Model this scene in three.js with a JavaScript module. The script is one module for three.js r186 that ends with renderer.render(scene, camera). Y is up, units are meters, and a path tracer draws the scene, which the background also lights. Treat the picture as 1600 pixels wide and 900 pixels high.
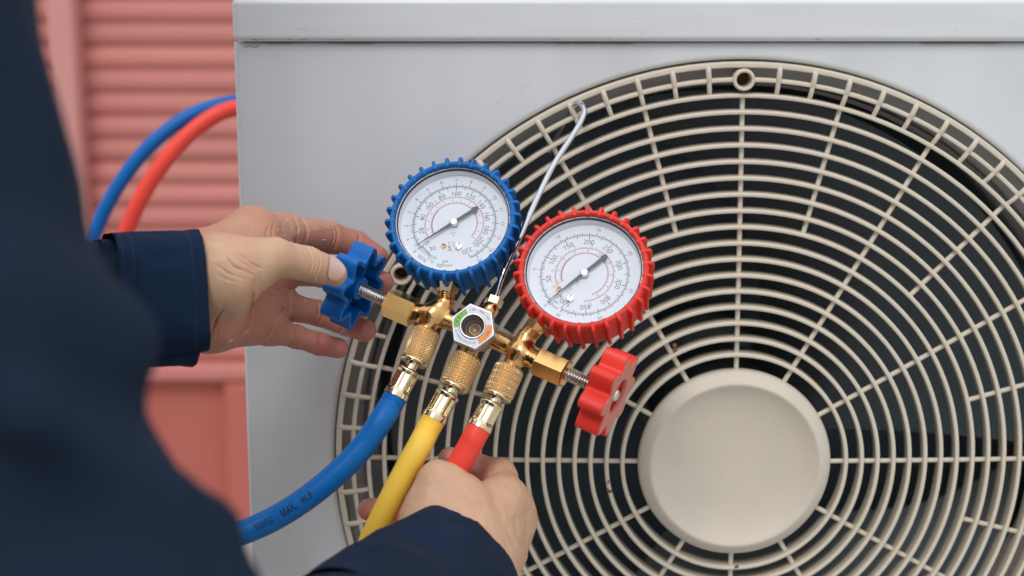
import * as THREE from 'three';
import { RoundedBoxGeometry } from 'three/addons/geometries/RoundedBoxGeometry.js';
import { mergeGeometries } from 'three/addons/utils/BufferGeometryUtils.js';

// ---------------------------------------------------------------- camera, sky, sun, exposure
const V = (x, y, z) => new THREE.Vector3(x, y, z);
const scene = new THREE.Scene();
const FOCAL = 2906, PITCH = 0.2313;                       // focal length in photo pixels, downward pitch
const FWD = V(0, -Math.sin(PITCH), -Math.cos(PITCH)), RIGHT = V(1, 0, 0), UP = V(0, Math.cos(PITCH), -Math.sin(PITCH));
const TOCAM = FWD.clone().negate();
const EYE = V(-0.1394, 0.1105, 0).addScaledVector(FWD, -1.1505);
const camera = new THREE.PerspectiveCamera(2 * Math.atan(450 / FOCAL) * 180 / Math.PI, 16 / 9, 0.05, 60);
camera.position.copy(EYE);
camera.lookAt(EYE.clone().add(FWD));
camera.focus = 1.068;
camera.userData.fStop = 6.2;
scene.add(camera);

{ // overcast sky: even cloud, brighter overhead
  const w = 64, h = 32, d = new Float32Array(w * h * 4);
  for (let j = 0; j < h; j++) for (let i = 0; i < w; i++) {
    const el = ((j + 0.5) / h - 0.5) * Math.PI, s = Math.sin(el), k = (j * w + i) * 4;
    const L = 0.62 + 0.62 * Math.max(0, s);
    d[k] = L * 0.955; d[k + 1] = L * 0.99; d[k + 2] = L * 1.055; d[k + 3] = 1;
  }
  const t = new THREE.DataTexture(d, w, h, THREE.RGBAFormat, THREE.FloatType);
  t.mapping = THREE.EquirectangularReflectionMapping;
  t.magFilter = t.minFilter = THREE.LinearFilter;
  t.needsUpdate = true;
  scene.background = t; scene.environment = t;
}
const sun = new THREE.DirectionalLight(new THREE.Color().setRGB(1, 0.975, 0.94), 1.2);
sun.position.set(-0.55, 2.2, 1.7);
sun.target.position.set(-0.1, 0, 0);
sun.castShadow = true;
sun.shadow.radius = 34;
sun.shadow.mapSize.set(2048, 2048);
Object.assign(sun.shadow.camera, { left: -1.6, right: 1.6, top: 1.6, bottom: -1.6, near: 0.1, far: 8 });
scene.add(sun, sun.target);

const renderer = new THREE.WebGLRenderer({ antialias: true });
renderer.toneMapping = THREE.LinearToneMapping;
renderer.toneMappingExposure = 1.02;
renderer.shadowMap.enabled = true;

// ---------------------------------------------------------------- helpers
let seed = 7;
const rnd = () => { seed = (seed * 1664525 + 1013904223) >>> 0; return seed / 4294967296; };
const clamp = (x, a, b) => Math.max(a, Math.min(b, x));
const sstep = (a, b, x) => { const t = clamp((x - a) / (b - a), 0, 1); return t * t * (3 - 2 * t); };
function rayDir(px, py) { return FWD.clone().addScaledVector(RIGHT, (px - 800) / FOCAL).addScaledVector(UP, -(py - 450) / FOCAL); }
function at(px, py, z) { const d = rayDir(px, py); return EYE.clone().addScaledVector(d, (z - EYE.z) / d.z); }      // photo pixel -> point on plane z
function pd(px, py, d) { return EYE.clone().addScaledVector(rayDir(px, py), d); }                                    // photo pixel -> point at depth d
function onPlane(px, py, p0, n) { const d = rayDir(px, py); return EYE.clone().addScaledVector(d, p0.clone().sub(EYE).dot(n) / d.dot(n)); }
const taken = {};
function numbered(name) { const k = (taken[name] = (taken[name] ?? -1) + 1); return k ? `${name}_${String(k).padStart(3, '0')}` : name; }
function thing(name, label, category, group) {
  const g = new THREE.Group(); g.name = numbered(name); g.userData = { label, category };
  if (group) g.userData.group = group;
  scene.add(g); return g;
}
function part(name, geo, mat, parent, label) {
  const m = new THREE.Mesh(geo, mat); m.name = name; parent.add(m);
  if (label) m.userData.label = label;
  return m;
}
function holder(name, parent) { const g = new THREE.Group(); g.name = name; parent.add(g); return g; }
function aim(o, a, b) { o.position.copy(a); o.quaternion.setFromUnitVectors(V(0, 1, 0), b.clone().sub(a).normalize()); return o; }   // local +y from a to b
function frameQ(x, y, z) { return new THREE.Quaternion().setFromRotationMatrix(new THREE.Matrix4().makeBasis(x, y, z)); }
function lathe(pts, seg = 48) { return new THREE.LatheGeometry(pts.map(p => new THREE.Vector2(Math.max(p[0], 1e-5), p[1])), seg); }
function flat(g) { const n = g.index ? g.toNonIndexed() : g; n.computeVertexNormals(); return n; }
function hexNut(rc, len, ch = 0.0008) { // chamfered hexagonal prism along +y
  return flat(new THREE.LatheGeometry([[0, 0], [rc - ch * 1.4, 0], [rc, ch], [rc, len - ch], [rc - ch * 1.4, len], [0, len]].map(p => new THREE.Vector2(Math.max(p[0], 1e-5), p[1])), 6));
}
function thread(r, len, pitch, depth, seg = 28) {
  const pts = [[r - depth, 0]], n = Math.round(len / pitch);
  for (let i = 0; i < n; i++) { const y = i * len / n, p = len / n; pts.push([r - depth, y + p * 0.1], [r, y + p * 0.4], [r, y + p * 0.6], [r - depth, y + p * 0.9]); }
  pts.push([r - depth, len]);
  return lathe(pts, seg);
}
function tube(points, r, seg = 120, rad = 20, caps = false) {
  const c = new THREE.CatmullRomCurve3(points, false, 'centripetal');
  const g = new THREE.TubeGeometry(c, seg, r, rad, false);
  g.userData.curve = c; return g;
}
// value noise
function hash3(x, y, z) { let h = (x * 374761393 + y * 668265263 + z * 2147483647) | 0; h = Math.imul(h ^ (h >>> 13), 1274126177); h ^= h >>> 16; return (h >>> 0) / 4294967296; }
function noise3(x, y, z) {
  const X = Math.floor(x), Y = Math.floor(y), Z = Math.floor(z); x -= X; y -= Y; z -= Z;
  const u = x * x * (3 - 2 * x), v = y * y * (3 - 2 * y), w = z * z * (3 - 2 * z);
  const L = (a, b, t) => a + (b - a) * t;
  return L(L(L(hash3(X, Y, Z), hash3(X + 1, Y, Z), u), L(hash3(X, Y + 1, Z), hash3(X + 1, Y + 1, Z), u), v),
    L(L(hash3(X, Y, Z + 1), hash3(X + 1, Y, Z + 1), u), L(hash3(X, Y + 1, Z + 1), hash3(X + 1, Y + 1, Z + 1), u), v), w) * 2 - 1;
}
function fbm(x, y, z, o = 4) { let s = 0, a = 0.5; for (let i = 0; i < o; i++) { s += a * noise3(x, y, z); x = x * 2.03 + 7.1; y = y * 2.03 + 3.7; z = z * 2.03 + 1.3; a *= 0.5; } return s; }
function dataTex(w, h, f, srgb, rep) {
  const d = new Uint8Array(w * h * 4);
  for (let j = 0; j < h; j++) for (let i = 0; i < w; i++) {
    const c = f(i / w, j / h, i, j), k = (j * w + i) * 4;
    if (typeof c === 'number') d[k] = d[k + 1] = d[k + 2] = clamp(c * 255, 0, 255);
    else for (let q = 0; q < 3; q++) d[k + q] = clamp(c[q] * 255, 0, 255);
    d[k + 3] = 255;
  }
  const t = new THREE.DataTexture(d, w, h); t.magFilter = THREE.LinearFilter; t.minFilter = THREE.LinearFilter;
  t.wrapS = t.wrapT = THREE.RepeatWrapping; if (rep) t.repeat.set(rep[0], rep[1]);
  if (srgb) t.colorSpace = THREE.SRGBColorSpace; t.needsUpdate = true; return t;
}
function canvasTex(w, h, draw) {
  const c = document.createElement('canvas'); c.width = w; c.height = h; draw(c.getContext('2d'), w, h);
  const t = new THREE.CanvasTexture(c); t.colorSpace = THREE.SRGBColorSpace; t.magFilter = THREE.LinearFilter; t.anisotropy = 8; return t;
}
const std = (rgb, rough, metal = 0, extra = {}) => new THREE.MeshStandardMaterial({ color: new THREE.Color().setRGB(...rgb), roughness: rough, metalness: metal, ...extra });
const phys = (rgb, rough, metal = 0, extra = {}) => new THREE.MeshPhysicalMaterial({ color: new THREE.Color().setRGB(...rgb), roughness: rough, metalness: metal, ...extra });

// surface nets over a signed distance field
function nets(f, lo, hi, h, color) {
  const nx = Math.ceil((hi.x - lo.x) / h), ny = Math.ceil((hi.y - lo.y) / h), nz = Math.ceil((hi.z - lo.z) / h);
  const sx = nx + 1, sxy = (nx + 1) * (ny + 1), F = new Float32Array(sxy * (nz + 1)), B = 5;
  for (let k0 = 0; k0 <= nz; k0 += B) for (let j0 = 0; j0 <= ny; j0 += B) for (let i0 = 0; i0 <= nx; i0 += B) {
    const m = (B - 1) / 2, dc = f(lo.x + (i0 + m) * h, lo.y + (j0 + m) * h, lo.z + (k0 + m) * h), far = Math.abs(dc) > h * B * 1.35 + 0.002;
    for (let k = k0; k < Math.min(k0 + B, nz + 1); k++) for (let j = j0; j < Math.min(j0 + B, ny + 1); j++) for (let i = i0; i < Math.min(i0 + B, nx + 1); i++)
      F[k * sxy + j * sx + i] = far ? dc : f(lo.x + i * h, lo.y + j * h, lo.z + k * h);
  }
  const id = new Int32Array(F.length).fill(-1), P = [], I = [];
  for (let k = 0; k < nz; k++) for (let j = 0; j < ny; j++) for (let i = 0; i < nx; i++) {
    const b = k * sxy + j * sx + i; let mask = 0;
    for (let c = 0; c < 8; c++) if (F[b + (c & 1) + ((c >> 1) & 1) * sx + (c >> 2) * sxy] < 0) mask |= 1 << c;
    if (mask === 0 || mask === 255) continue;
    let X = 0, Y = 0, Z = 0, n = 0;
    for (let c = 0; c < 8; c++) for (let a = 0; a < 3; a++) {
      if (c & (1 << a)) continue; const c2 = c | (1 << a);
      if (((mask >> c) & 1) === ((mask >> c2) & 1)) continue;
      const v0 = F[b + (c & 1) + ((c >> 1) & 1) * sx + (c >> 2) * sxy], v1 = F[b + (c2 & 1) + ((c2 >> 1) & 1) * sx + (c2 >> 2) * sxy], t = v0 / (v0 - v1);
      X += (c & 1) + (a === 0 ? t : 0); Y += ((c >> 1) & 1) + (a === 1 ? t : 0); Z += (c >> 2) + (a === 2 ? t : 0); n++;
    }
    id[b] = P.length / 3; P.push(lo.x + (i + X / n) * h, lo.y + (j + Y / n) * h, lo.z + (k + Z / n) * h);
  }
  const quad = (a, b, c, d, flip) => { if (a < 0 || b < 0 || c < 0 || d < 0) return; flip ? I.push(a, c, b, a, d, c) : I.push(a, b, c, a, c, d); };
  for (let k = 1; k < nz; k++) for (let j = 1; j < ny; j++) for (let i = 1; i < nx; i++) {
    const b = k * sxy + j * sx + i, s = F[b] < 0;
    if (s !== (F[b + 1] < 0)) quad(id[b - sx - sxy], id[b - sxy], id[b], id[b - sx], !s);
    if (s !== (F[b + sx] < 0)) quad(id[b - 1 - sxy], id[b - 1], id[b], id[b - sxy], !s);
    if (s !== (F[b + sxy] < 0)) quad(id[b - 1 - sx], id[b - sx], id[b], id[b - 1], !s);
  }
  const n = P.length / 3, N = new Float32Array(n * 3), e = h * 0.6, C = color ? new Float32Array(n * 3) : null, UVs = new Float32Array(n * 2);
  for (let q = 0; q < n; q++) {
    const x = P[q * 3], y = P[q * 3 + 1], z = P[q * 3 + 2];
    const gx = f(x + e, y, z) - f(x - e, y, z), gy = f(x, y + e, z) - f(x, y - e, z), gz = f(x, y, z + e) - f(x, y, z - e), l = Math.hypot(gx, gy, gz) || 1;
    N[q * 3] = gx / l; N[q * 3 + 1] = gy / l; N[q * 3 + 2] = gz / l;
    UVs[q * 2] = x + z * 0.6; UVs[q * 2 + 1] = y - z * 0.25;
    if (C) { const c = color(x, y, z, gx / l, gy / l, gz / l); C[q * 3] = c[0]; C[q * 3 + 1] = c[1]; C[q * 3 + 2] = c[2]; }
  }
  const g = new THREE.BufferGeometry();
  g.setAttribute('position', new THREE.Float32BufferAttribute(P, 3));
  g.setAttribute('normal', new THREE.BufferAttribute(N, 3));
  g.setAttribute('uv', new THREE.BufferAttribute(UVs, 2));
  if (C) g.setAttribute('color', new THREE.BufferAttribute(C, 3));
  g.setIndex(I); return g;
}
const smin = (a, b, k) => { const h = Math.max(k - Math.abs(a - b), 0) / k; return Math.min(a, b) - h * h * k * 0.25; };
// tapered capsule a->b, radii ra, rb
function capsule(a, b, ra, rb) {
  const bx = b.x - a.x, by = b.y - a.y, bz = b.z - a.z, l2 = bx * bx + by * by + bz * bz || 1e-12;
  return (x, y, z) => {
    const px = x - a.x, py = y - a.y, pz = z - a.z, t = clamp((px * bx + py * by + pz * bz) / l2, 0, 1);
    return Math.hypot(px - bx * t, py - by * t, pz - bz * t) - (ra + (rb - ra) * t);
  };
}
function chain(list, k = 0.004) { // [[point, radius], ...] -> smooth chain of capsules
  const caps = []; for (let i = 0; i + 1 < list.length; i++) caps.push(capsule(list[i][0], list[i + 1][0], list[i][1], list[i + 1][1]));
  return (x, y, z) => { let d = caps[0](x, y, z); for (let i = 1; i < caps.length; i++) d = smin(d, caps[i](x, y, z), k); return d; };
}

// ---------------------------------------------------------------- materials
const noiseBump = dataTex(256, 256, (u, v) => 0.5 + 0.5 * (noise3(u * 64, v * 64, 1) * 0.6 + noise3(u * 23, v * 23, 5) * 0.4), false);
function bumped(rep) { const t = noiseBump.clone(); t.repeat.set(rep, rep); t.needsUpdate = true; return t; }
const grimeTex = dataTex(512, 512, (u, v, i, j) => { const k = 0.955 + 0.05 * fbm(u * 9, v * 9, 2, 5) + 0.02 * (hash3(i, j, 1) - 0.5) - (hash3(i >> 1, j >> 1, 7) > 0.9965 ? 0.14 * hash3(i, j, 5) : 0); return [k, k * 0.995, k * 0.985]; }, false);
const ringTex = grimeTex.clone(); ringTex.repeat.set(6, 1); ringTex.needsUpdate = true;
const scuffTex = dataTex(256, 256, (u, v, i, j) => { const k = 0.93 + 0.10 * fbm(u * 12, v * 12, 4, 4) + 0.03 * (hash3(i, j, 2) - 0.5); return [k, k, k]; }, false);
const M = {
  beige: std([0.68, 0.615, 0.505], 0.5, 0, { map: ringTex }),
  beigeHub: std([0.65, 0.59, 0.50], 0.58, 0, { map: grimeTex }),
  shroud: std([0.64, 0.645, 0.65], 0.5),
  fan: std([0.064, 0.088, 0.105], 0.36),
  inside: std([0.24, 0.32, 0.37], 0.9),
  blueBoot: phys([0.002, 0.142, 0.46], 0.5 , 0, { specularIntensity: 0.6, map: scuffTex }),
  redBoot: phys([0.78, 0.046, 0.030], 0.5 , 0, { specularIntensity: 0.6, map: scuffTex }),
  blueKnob: phys([0.002, 0.135, 0.47], 0.3 , 0, { specularIntensity: 0.6, map: scuffTex }),
  redKnob: phys([0.80, 0.045, 0.030], 0.38 , 0, { specularIntensity: 0.6, map: scuffTex }),
  redWorn: std([0.62, 0.22, 0.17], 0.6),
  brass: std([0.74, 0.43, 0.17], 0.22, 1),
  brassHex: std([0.86, 0.57, 0.22], 0.24, 1),
  brassKnurl: std([0.80, 0.58, 0.33], 0.40, 1),
  brassPale: std([0.82, 0.70, 0.45], 0.17, 1),
  steel: std([0.62, 0.60, 0.56], 0.28, 1),
  chrome: std([0.66, 0.67, 0.70], 0.05, 1),
  caseMetal: std([0.45, 0.46, 0.5], 0.3, 1),
  silver: std([0.80, 0.80, 0.80], 0.3, 1),
  dark: std([0.02, 0.022, 0.026], 0.45),
  pointer: std([0.045, 0.06, 0.075], 0.5),
  glass: phys([1, 1, 1], 0.03, 0, { transmission: 1, thickness: 0, ior: 1.45 }),
  rubber: std([0.03, 0.03, 0.03], 0.8),
  concrete: std([0.33, 0.32, 0.30], 0.9, 0, { bumpMap: bumped(3), bumpScale: 0.002 }),
};
function hoseMat(rgb) { return phys(rgb, 0.45, 0, { specularIntensity: 0.55 }); }
const hoseBlue = hoseMat([0.001, 0.132, 0.45]), hoseYellow = hoseMat([0.94, 0.60, 0.075]), hoseRed = hoseMat([0.90, 0.075, 0.050]);

// ================================================================ the setting
{
  const g = new THREE.PlaneGeometry(40, 40); g.rotateX(-Math.PI / 2);
  const t = dataTex(256, 256, (u, v) => { const n = 0.5 + 0.5 * fbm(u * 20, v * 20, 3, 5); const k = 0.70 + 0.1 * n; return [k, k * 0.985, k * 0.95]; }, true, [30, 30]);
  const m = part('ground', g, std([0.85, 0.85, 0.85], 0.92, 0, { map: t }), scene);
  m.position.y = -0.56; m.userData = { kind: 'structure', label: 'grey concrete ground under the outdoor unit', category: 'ground' };
}
// red ribbed wall behind
{
  const T = thing('ribbed_metal_wall', 'red horizontally ribbed metal wall behind the outdoor unit', 'wall');
  const Z = -1.38, P0 = 0.0312;
  const paint = (k) => std([0.57 * k, 0.21 * k, 0.178 * k], 0.65);
  const mats = [paint(1), paint(0.95), paint(1.05), paint(0.98)];
  const base = at(300, 564, Z).y;
  // one slat: rolled profile extruded along x
  const s = new THREE.Shape();
  s.moveTo(0, 0); s.lineTo(0.001, 0.002);
  for (let i = 0; i <= 12; i++) { const a = i / 12; s.lineTo(0.002 + 0.0040 * Math.sin(Math.PI * Math.pow(a, 0.8)), 0.003 + a * (P0 - 0.006)); }
  s.lineTo(0.001, P0 - 0.002); s.lineTo(0, P0 - 0.0005); s.lineTo(-0.004, P0 - 0.0005); s.lineTo(-0.004, 0);
  const sg = new THREE.ExtrudeGeometry(s, { depth: 3.2, bevelEnabled: false }); sg.rotateY(Math.PI / 2); // shape x -> -z
  sg.scale(1, 1, -1); sg.translate(-1.9, 0, 0);
  const idx = sg.index; if (!idx) { const p = sg.attributes.position; for (let i = 0; i < p.count; i += 3) for (const k of ['position', 'normal', 'uv']) { const a = sg.attributes[k], n = a.itemSize; for (let q = 0; q < n; q++) { const t = a.array[(i + 1) * n + q]; a.array[(i + 1) * n + q] = a.array[(i + 2) * n + q]; a.array[(i + 2) * n + q] = t; } } }
  sg.computeVertexNormals();
  for (let i = 0; i < 62; i++) { const m = part('slat', sg, mats[(i * 7 + (i >> 2)) % 4], T); m.position.set(0, base + i * P0, Z + (rnd() - 0.5) * 0.0012); }
  const post = part('post', new RoundedBoxGeometry(0.036, 2.3, 0.05, 3, 0.007), std([0.64, 0.29, 0.26], 0.55), T);
  post.position.set(at(118, 200, Z).x, base + 0.55, Z + 0.028);
  const rail = part('bottom_rail', new RoundedBoxGeometry(3.2, 0.024, 0.034, 3, 0.006), std([0.60, 0.22, 0.185], 0.6), T);
  rail.position.set(-0.3, base - 0.0125, Z + 0.004);
  const low = part('lower_panel', new THREE.BoxGeometry(3.2, 0.7, 0.02), std([0.52, 0.145, 0.11], 0.65, 0, { bumpMap: bumped(6), bumpScale: 0.0006 }), T);
  low.position.set(-0.3, base - 0.026 - 0.35, Z - 0.012);
  const fr = part('lower_frame', new RoundedBoxGeometry(0.05, 0.7, 0.03, 2, 0.004), std([0.52, 0.145, 0.11], 0.65), T);
  fr.position.set(at(372, 700, Z).x + 0.012, base - 0.027 - 0.35, Z + 0.006);
  const body = part('back_panel', new THREE.BoxGeometry(3.2, 2.4, 0.05), mats[1], T); body.position.set(-0.3, base + 0.5, Z - 0.05);
}

// ================================================================ outdoor unit
const UNIT = thing('outdoor_unit', 'white outdoor air conditioner unit with round beige fan grille', 'air conditioner');
const XL = -0.3067, XR = 0.50, YB = -0.31, YG = 0.2617, DEPTH = 0.31, DOME = 0.0097;
const domeZ = r => DOME * (1 - (r / 0.25) ** 2);
{
  // enamel: fine mottling, faint vertical streaks, dust specks, rust seeping along the top seam
  const enamel = canvasTex(2048, 1484, (c, w, h) => {
    const im = c.createImageData(w, h), d = im.data;
    for (let j = 0; j < h; j++) for (let i = 0; i < w; i++) {
      const x = i / w * 0.807, y = j / h * 0.572;
      let k = 1 + 0.016 * fbm(x * 16, y * 11, 2, 4) + 0.010 * noise3(x * 70, y * 6, 9) + 0.008 * (hash3(i, j, 3) - 0.5);
      const grime = Math.max(0, fbm(x * 9 + 4, y * 7, 21, 4) - 0.12) * 0.13;
      k -= grime;
      const n = (j * w + i) * 4, o = [214, 217, 220];
      for (let q = 0; q < 3; q++) d[n + q] = clamp(o[q] * k + (q === 2 ? -grime * 40 : 0), 0, 255);
      const seam = j / h * 572, rr = fbm(x * 40, 3.3, 8, 4);   // mm below the seam
      const rust = clamp((rr - 0.02) * 5, 0, 1) * clamp(1 - seam / (1.2 + 3 * Math.max(0, rr)), 0, 1);
      d[n] = d[n] * (1 - rust * 0.13); d[n + 1] = d[n + 1] * (1 - rust * 0.22); d[n + 2] = d[n + 2] * (1 - rust * 0.32);
      d[n + 3] = 255;
    }
    c.putImageData(im, 0, 0);
    for (let q = 0; q < 90; q++) { // hairline scratches and specks
      const x = rnd() * w, y = rnd() * h; c.strokeStyle = `rgba(${90 + rnd() * 50},${88 + rnd() * 40},80,${0.05 + rnd() * 0.16})`; c.lineWidth = 0.8 + rnd() * 0.8;
      c.beginPath(); c.moveTo(x, y); c.lineTo(x + (rnd() - 0.5) * 34, y + (rnd() - 0.3) * 44); c.stroke();
    }
    for (let q = 0; q < 160; q++) { c.fillStyle = `rgba(70,60,50,${0.1 + rnd() * 0.3})`; const s = 0.8 + rnd() * 1.3; c.fillRect(rnd() * w, rnd() * h, s, s); }
    c.strokeStyle = 'rgba(110,70,35,0.6)'; c.lineWidth = 2;
    c.lineWidth = 1.4; c.beginPath(); c.moveTo(16, 8); c.lineTo(24, 6); c.lineTo(34, 8); c.lineTo(40, 5); c.stroke();
  });
  const paint = std([1, 1, 1], 0.34, 0, { map: enamel });
  const plain = std([0.69, 0.70, 0.715], 0.36);
  const uvPanel = g => { const p = g.attributes.position, u = g.attributes.uv; for (let i = 0; i < p.count; i++) u.setXY(i, (p.getX(i) - XL) / 0.807, (p.getY(i) - YB) / 0.572); return g; };
  const s = new THREE.Shape(), b = 0.0036;
  const x0 = XL + b, x1 = XR - b, y0 = YB + b, y1 = YG - b;
  s.moveTo(x0, y0); s.lineTo(x1, y0); s.lineTo(x1, y1); s.lineTo(x0, y1); s.closePath();
  const hole = new THREE.Path(); hole.absarc(0, 0, 0.2515 + 0.0036, 0, Math.PI * 2, true); s.holes.push(hole);
  const sOuter = new THREE.Shape(); // front plate with rolled outer edge
  const panel = new THREE.ExtrudeGeometry(s, { depth: 0.001, bevelEnabled: true, bevelThickness: b, bevelSize: b, bevelSegments: 6, curveSegments: 128 });
  panel.translate(0, 0, -0.001 - b);
  // the bevel also grows into the hole: keep the hole radius by construction (hole path is wider by the bevel)
  part('front_panel', uvPanel(panel), paint, UNIT);
  const side = (name, x, w) => { const m = part(name, new THREE.BoxGeometry(w, YG - YB - 0.002, DEPTH - 0.012), plain, UNIT); m.position.set(x, (YG + YB) / 2, -0.012 - (DEPTH - 0.012) / 2); return m; };
  side('side_panel', XL + 0.0025, 0.004); side('side_panel', XR - 0.0025, 0.004);
  const back = part('back_panel', new THREE.BoxGeometry(XR - XL - 0.012, YG - YB - 0.004, 0.004), M.inside, UNIT); back.position.set((XL + XR) / 2, (YG + YB) / 2, -DEPTH + 0.004);
  const bot = part('base_pan', new THREE.BoxGeometry(XR - XL - 0.012, 0.004, DEPTH - 0.02), plain, UNIT); bot.position.set((XL + XR) / 2, YB + 0.004, -DEPTH / 2);
  // lid: overhangs the panel by a millimetre or two, dark seam below it
  const lidG = new RoundedBoxGeometry(XR - XL - 0.001, 0.0262, DEPTH + 0.0065, 5, 0.0042); lidG.translate((XL + XR) / 2, 0, 0);
  const lidTex = canvasTex(1024, 64, (c, w, h) => {
    const im = c.createImageData(w, h), d = im.data;
    for (let j = 0; j < h; j++) for (let i = 0; i < w; i++) { const k = 1 + 0.03 * fbm(i / 60, j / 16, 4, 4) + 0.012 * (hash3(i, j, 8) - 0.5), n = (j * w + i) * 4; d[n] = 215 * k; d[n + 1] = 217 * k; d[n + 2] = 220 * k; d[n + 3] = 255; }
    c.putImageData(im, 0, 0);
    for (let q = 0; q < 26; q++) { c.strokeStyle = `rgba(80,70,60,${0.12 + rnd() * 0.3})`; c.lineWidth = 0.7; const x = rnd() * w, y = rnd() * h; c.beginPath(); c.moveTo(x, y); c.lineTo(x + (rnd() - 0.5) * 12, y + (rnd() - 0.5) * 5); c.stroke(); }
    for (let q = 0; q < 150; q++) { const x = (0.012 + 0.32 * Math.pow(rnd(), 2.2) + (q % 5 === 0 ? rnd() * 0.6 : 0)) * w; c.fillStyle = `rgba(120,75,35,${0.05 + rnd() * 0.2})`; c.fillRect(x, h - 0.5 - rnd() * rnd() * 4, 1 + rnd() * 5, 0.6 + rnd() * 1.2); }
  });
  const lid = part('lid', lidG, std([1, 1, 1], 0.34, 0, { map: lidTex }), UNIT); lid.position.set(0, YG + 0.0009 + 0.0131, -DEPTH / 2 + 0.0026);
  const seam = part('lid_flange', new THREE.BoxGeometry(XR - XL - 0.016, 0.012, DEPTH - 0.03), M.inside, UNIT); seam.position.set((XL + XR) / 2, YG - 0.001, -DEPTH / 2 - 0.004);
  for (const [x, z] of [[-0.22, -0.06], [0.42, -0.06], [-0.22, -0.26], [0.42, -0.26]]) { const f = part('foot', new RoundedBoxGeometry(0.06, 0.03, 0.05, 2, 0.004), M.rubber, UNIT); f.position.set(x, YB - 0.0145, z); }

  // bell-mouth shroud behind the opening
  const sh = lathe([[0.2575, -0.0045], [0.2555, -0.016], [0.250, -0.022], [0.243, -0.026], [0.2365, -0.033], [0.2335, -0.045], [0.233, -0.115], [0.2305, -0.115], [0.231, -0.045], [0.2345, -0.031]], 128); sh.rotateX(Math.PI / 2);
  part('shroud', sh, M.shroud, UNIT);
  // compartment behind the fan: dark coil fins
  const coil = part('coil', new THREE.BoxGeometry(0.76, 0.54, 0.02), M.inside, UNIT); coil.position.set(0.1, -0.02, -0.26);
  const plate = new THREE.Shape(); plate.moveTo(XL + 0.006, YB + 0.007); plate.lineTo(XR - 0.006, YB + 0.007); plate.lineTo(XR - 0.006, YG - 0.008); plate.lineTo(XL + 0.006, YG - 0.008);
  const ph = new THREE.Path(); ph.absarc(0, 0, 0.232, 0, Math.PI * 2, true); plate.holes.push(ph);
  const pg = new THREE.ExtrudeGeometry(plate, { depth: 0.002, bevelEnabled: false, curveSegments: 96 }); pg.translate(0, 0, -0.118);
  part('partition', pg, M.inside, UNIT);
  // propeller fan
  const fan = holder('fan', UNIT); fan.position.set(0, 0, -0.085); fan.rotation.z = 0.5;
  const fh = lathe([[0, 0.03], [0.035, 0.03], [0.044, 0.024], [0.046, 0.016], [0.046, -0.03], [0, -0.03]], 40); fh.rotateX(Math.PI / 2);
  part('fan_hub', fh, M.fan, fan);
  for (let q = 0; q < 3; q++) {
    const P = [], I = [], nu = 22, nv = 14;
    for (let s2 = 0; s2 < 2; s2++) for (let i = 0; i <= nu; i++) for (let j = 0; j <= nv; j++) {
      const r = 0.040 + (0.221 - 0.040) * j / nv, t = i / nu, a = (t - 0.5) * (0.9 + 1.1 * (j / nv)) + 0.45 * (j / nv);
      const z = (t - 0.5) * -0.062 + 0.012 * Math.sin(t * Math.PI) + (s2 ? -0.003 : 0);
      P.push(r * Math.cos(a), r * Math.sin(a), z);
    }
    const o = (nu + 1) * (nv + 1);
    for (let s2 = 0; s2 < 2; s2++) for (let i = 0; i < nu; i++) for (let j = 0; j < nv; j++) { const a = s2 * o + i * (nv + 1) + j, b2 = a + nv + 1; s2 ? I.push(a, a + 1, b2, b2, a + 1, b2 + 1) : I.push(a, b2, a + 1, b2, b2 + 1, a + 1); }
    const g = new THREE.BufferGeometry(); g.setAttribute('position', new THREE.Float32BufferAttribute(P, 3)); g.setAttribute('uv', new THREE.Float32BufferAttribute(new Float32Array(P.length / 3 * 2), 2)); g.setIndex(I); g.computeVertexNormals();
    const m = part('fan_blade', g, M.fan, fan); m.rotation.z = q * Math.PI * 2 / 3;
  }
  const motor = lathe([[0, 0], [0.05, 0], [0.05, -0.09], [0, -0.09]], 32); motor.rotateX(Math.PI / 2); const mo = part('motor', motor, M.inside, UNIT); mo.position.z = -0.125;

  // grille: concentric rings, spokes, rim bars, hub cap, screw bosses
  const G = holder('fan_grille', UNIT);
  const ring = (r, w, d, z, a0, da) => { // deep, round-nosed strip
    const p = []; const hw = w / 2, nr = 0.0011;
    for (let i = 0; i <= 4; i++) { const a = Math.PI / 2 * i / 4; p.push([r + hw - nr + nr * Math.cos(a), z - nr + nr * Math.sin(a)]); }
    for (let i = 0; i <= 4; i++) { const a = Math.PI / 2 + Math.PI / 2 * i / 4; p.push([r - hw + nr + nr * Math.cos(a), z - nr + nr * Math.sin(a)]); }
    p.push([r - hw * 0.92, z - d], [r + hw * 0.92, z - d], [r + hw, z - nr]);
    const g = da ? new THREE.LatheGeometry(p.map(q => new THREE.Vector2(...q)), 26, a0, da) : lathe(p, 144); g.rotateX(Math.PI / 2); return g;
  };
  for (let k = 0; k < 17; k++) { const r = 0.0701 + 0.01 * k; part('ring', ring(r, 0.0027, 0.0112, domeZ(r) + 0.0015), M.beige, G); }
  for (let k = 0; k < 6; k++) { const a = k * Math.PI / 3 + Math.PI / 6, g = 0.0235; part('ring', ring(0.2398, 0.0028, 0.008, 0.0036, a + g + Math.PI / 2, Math.PI / 3 - 2 * g), M.beige, G); }
  part('outer_ring', ring(0.2487, 0.0036, 0.012, 0.0030), M.beige, G);
  const barG = {};
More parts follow.
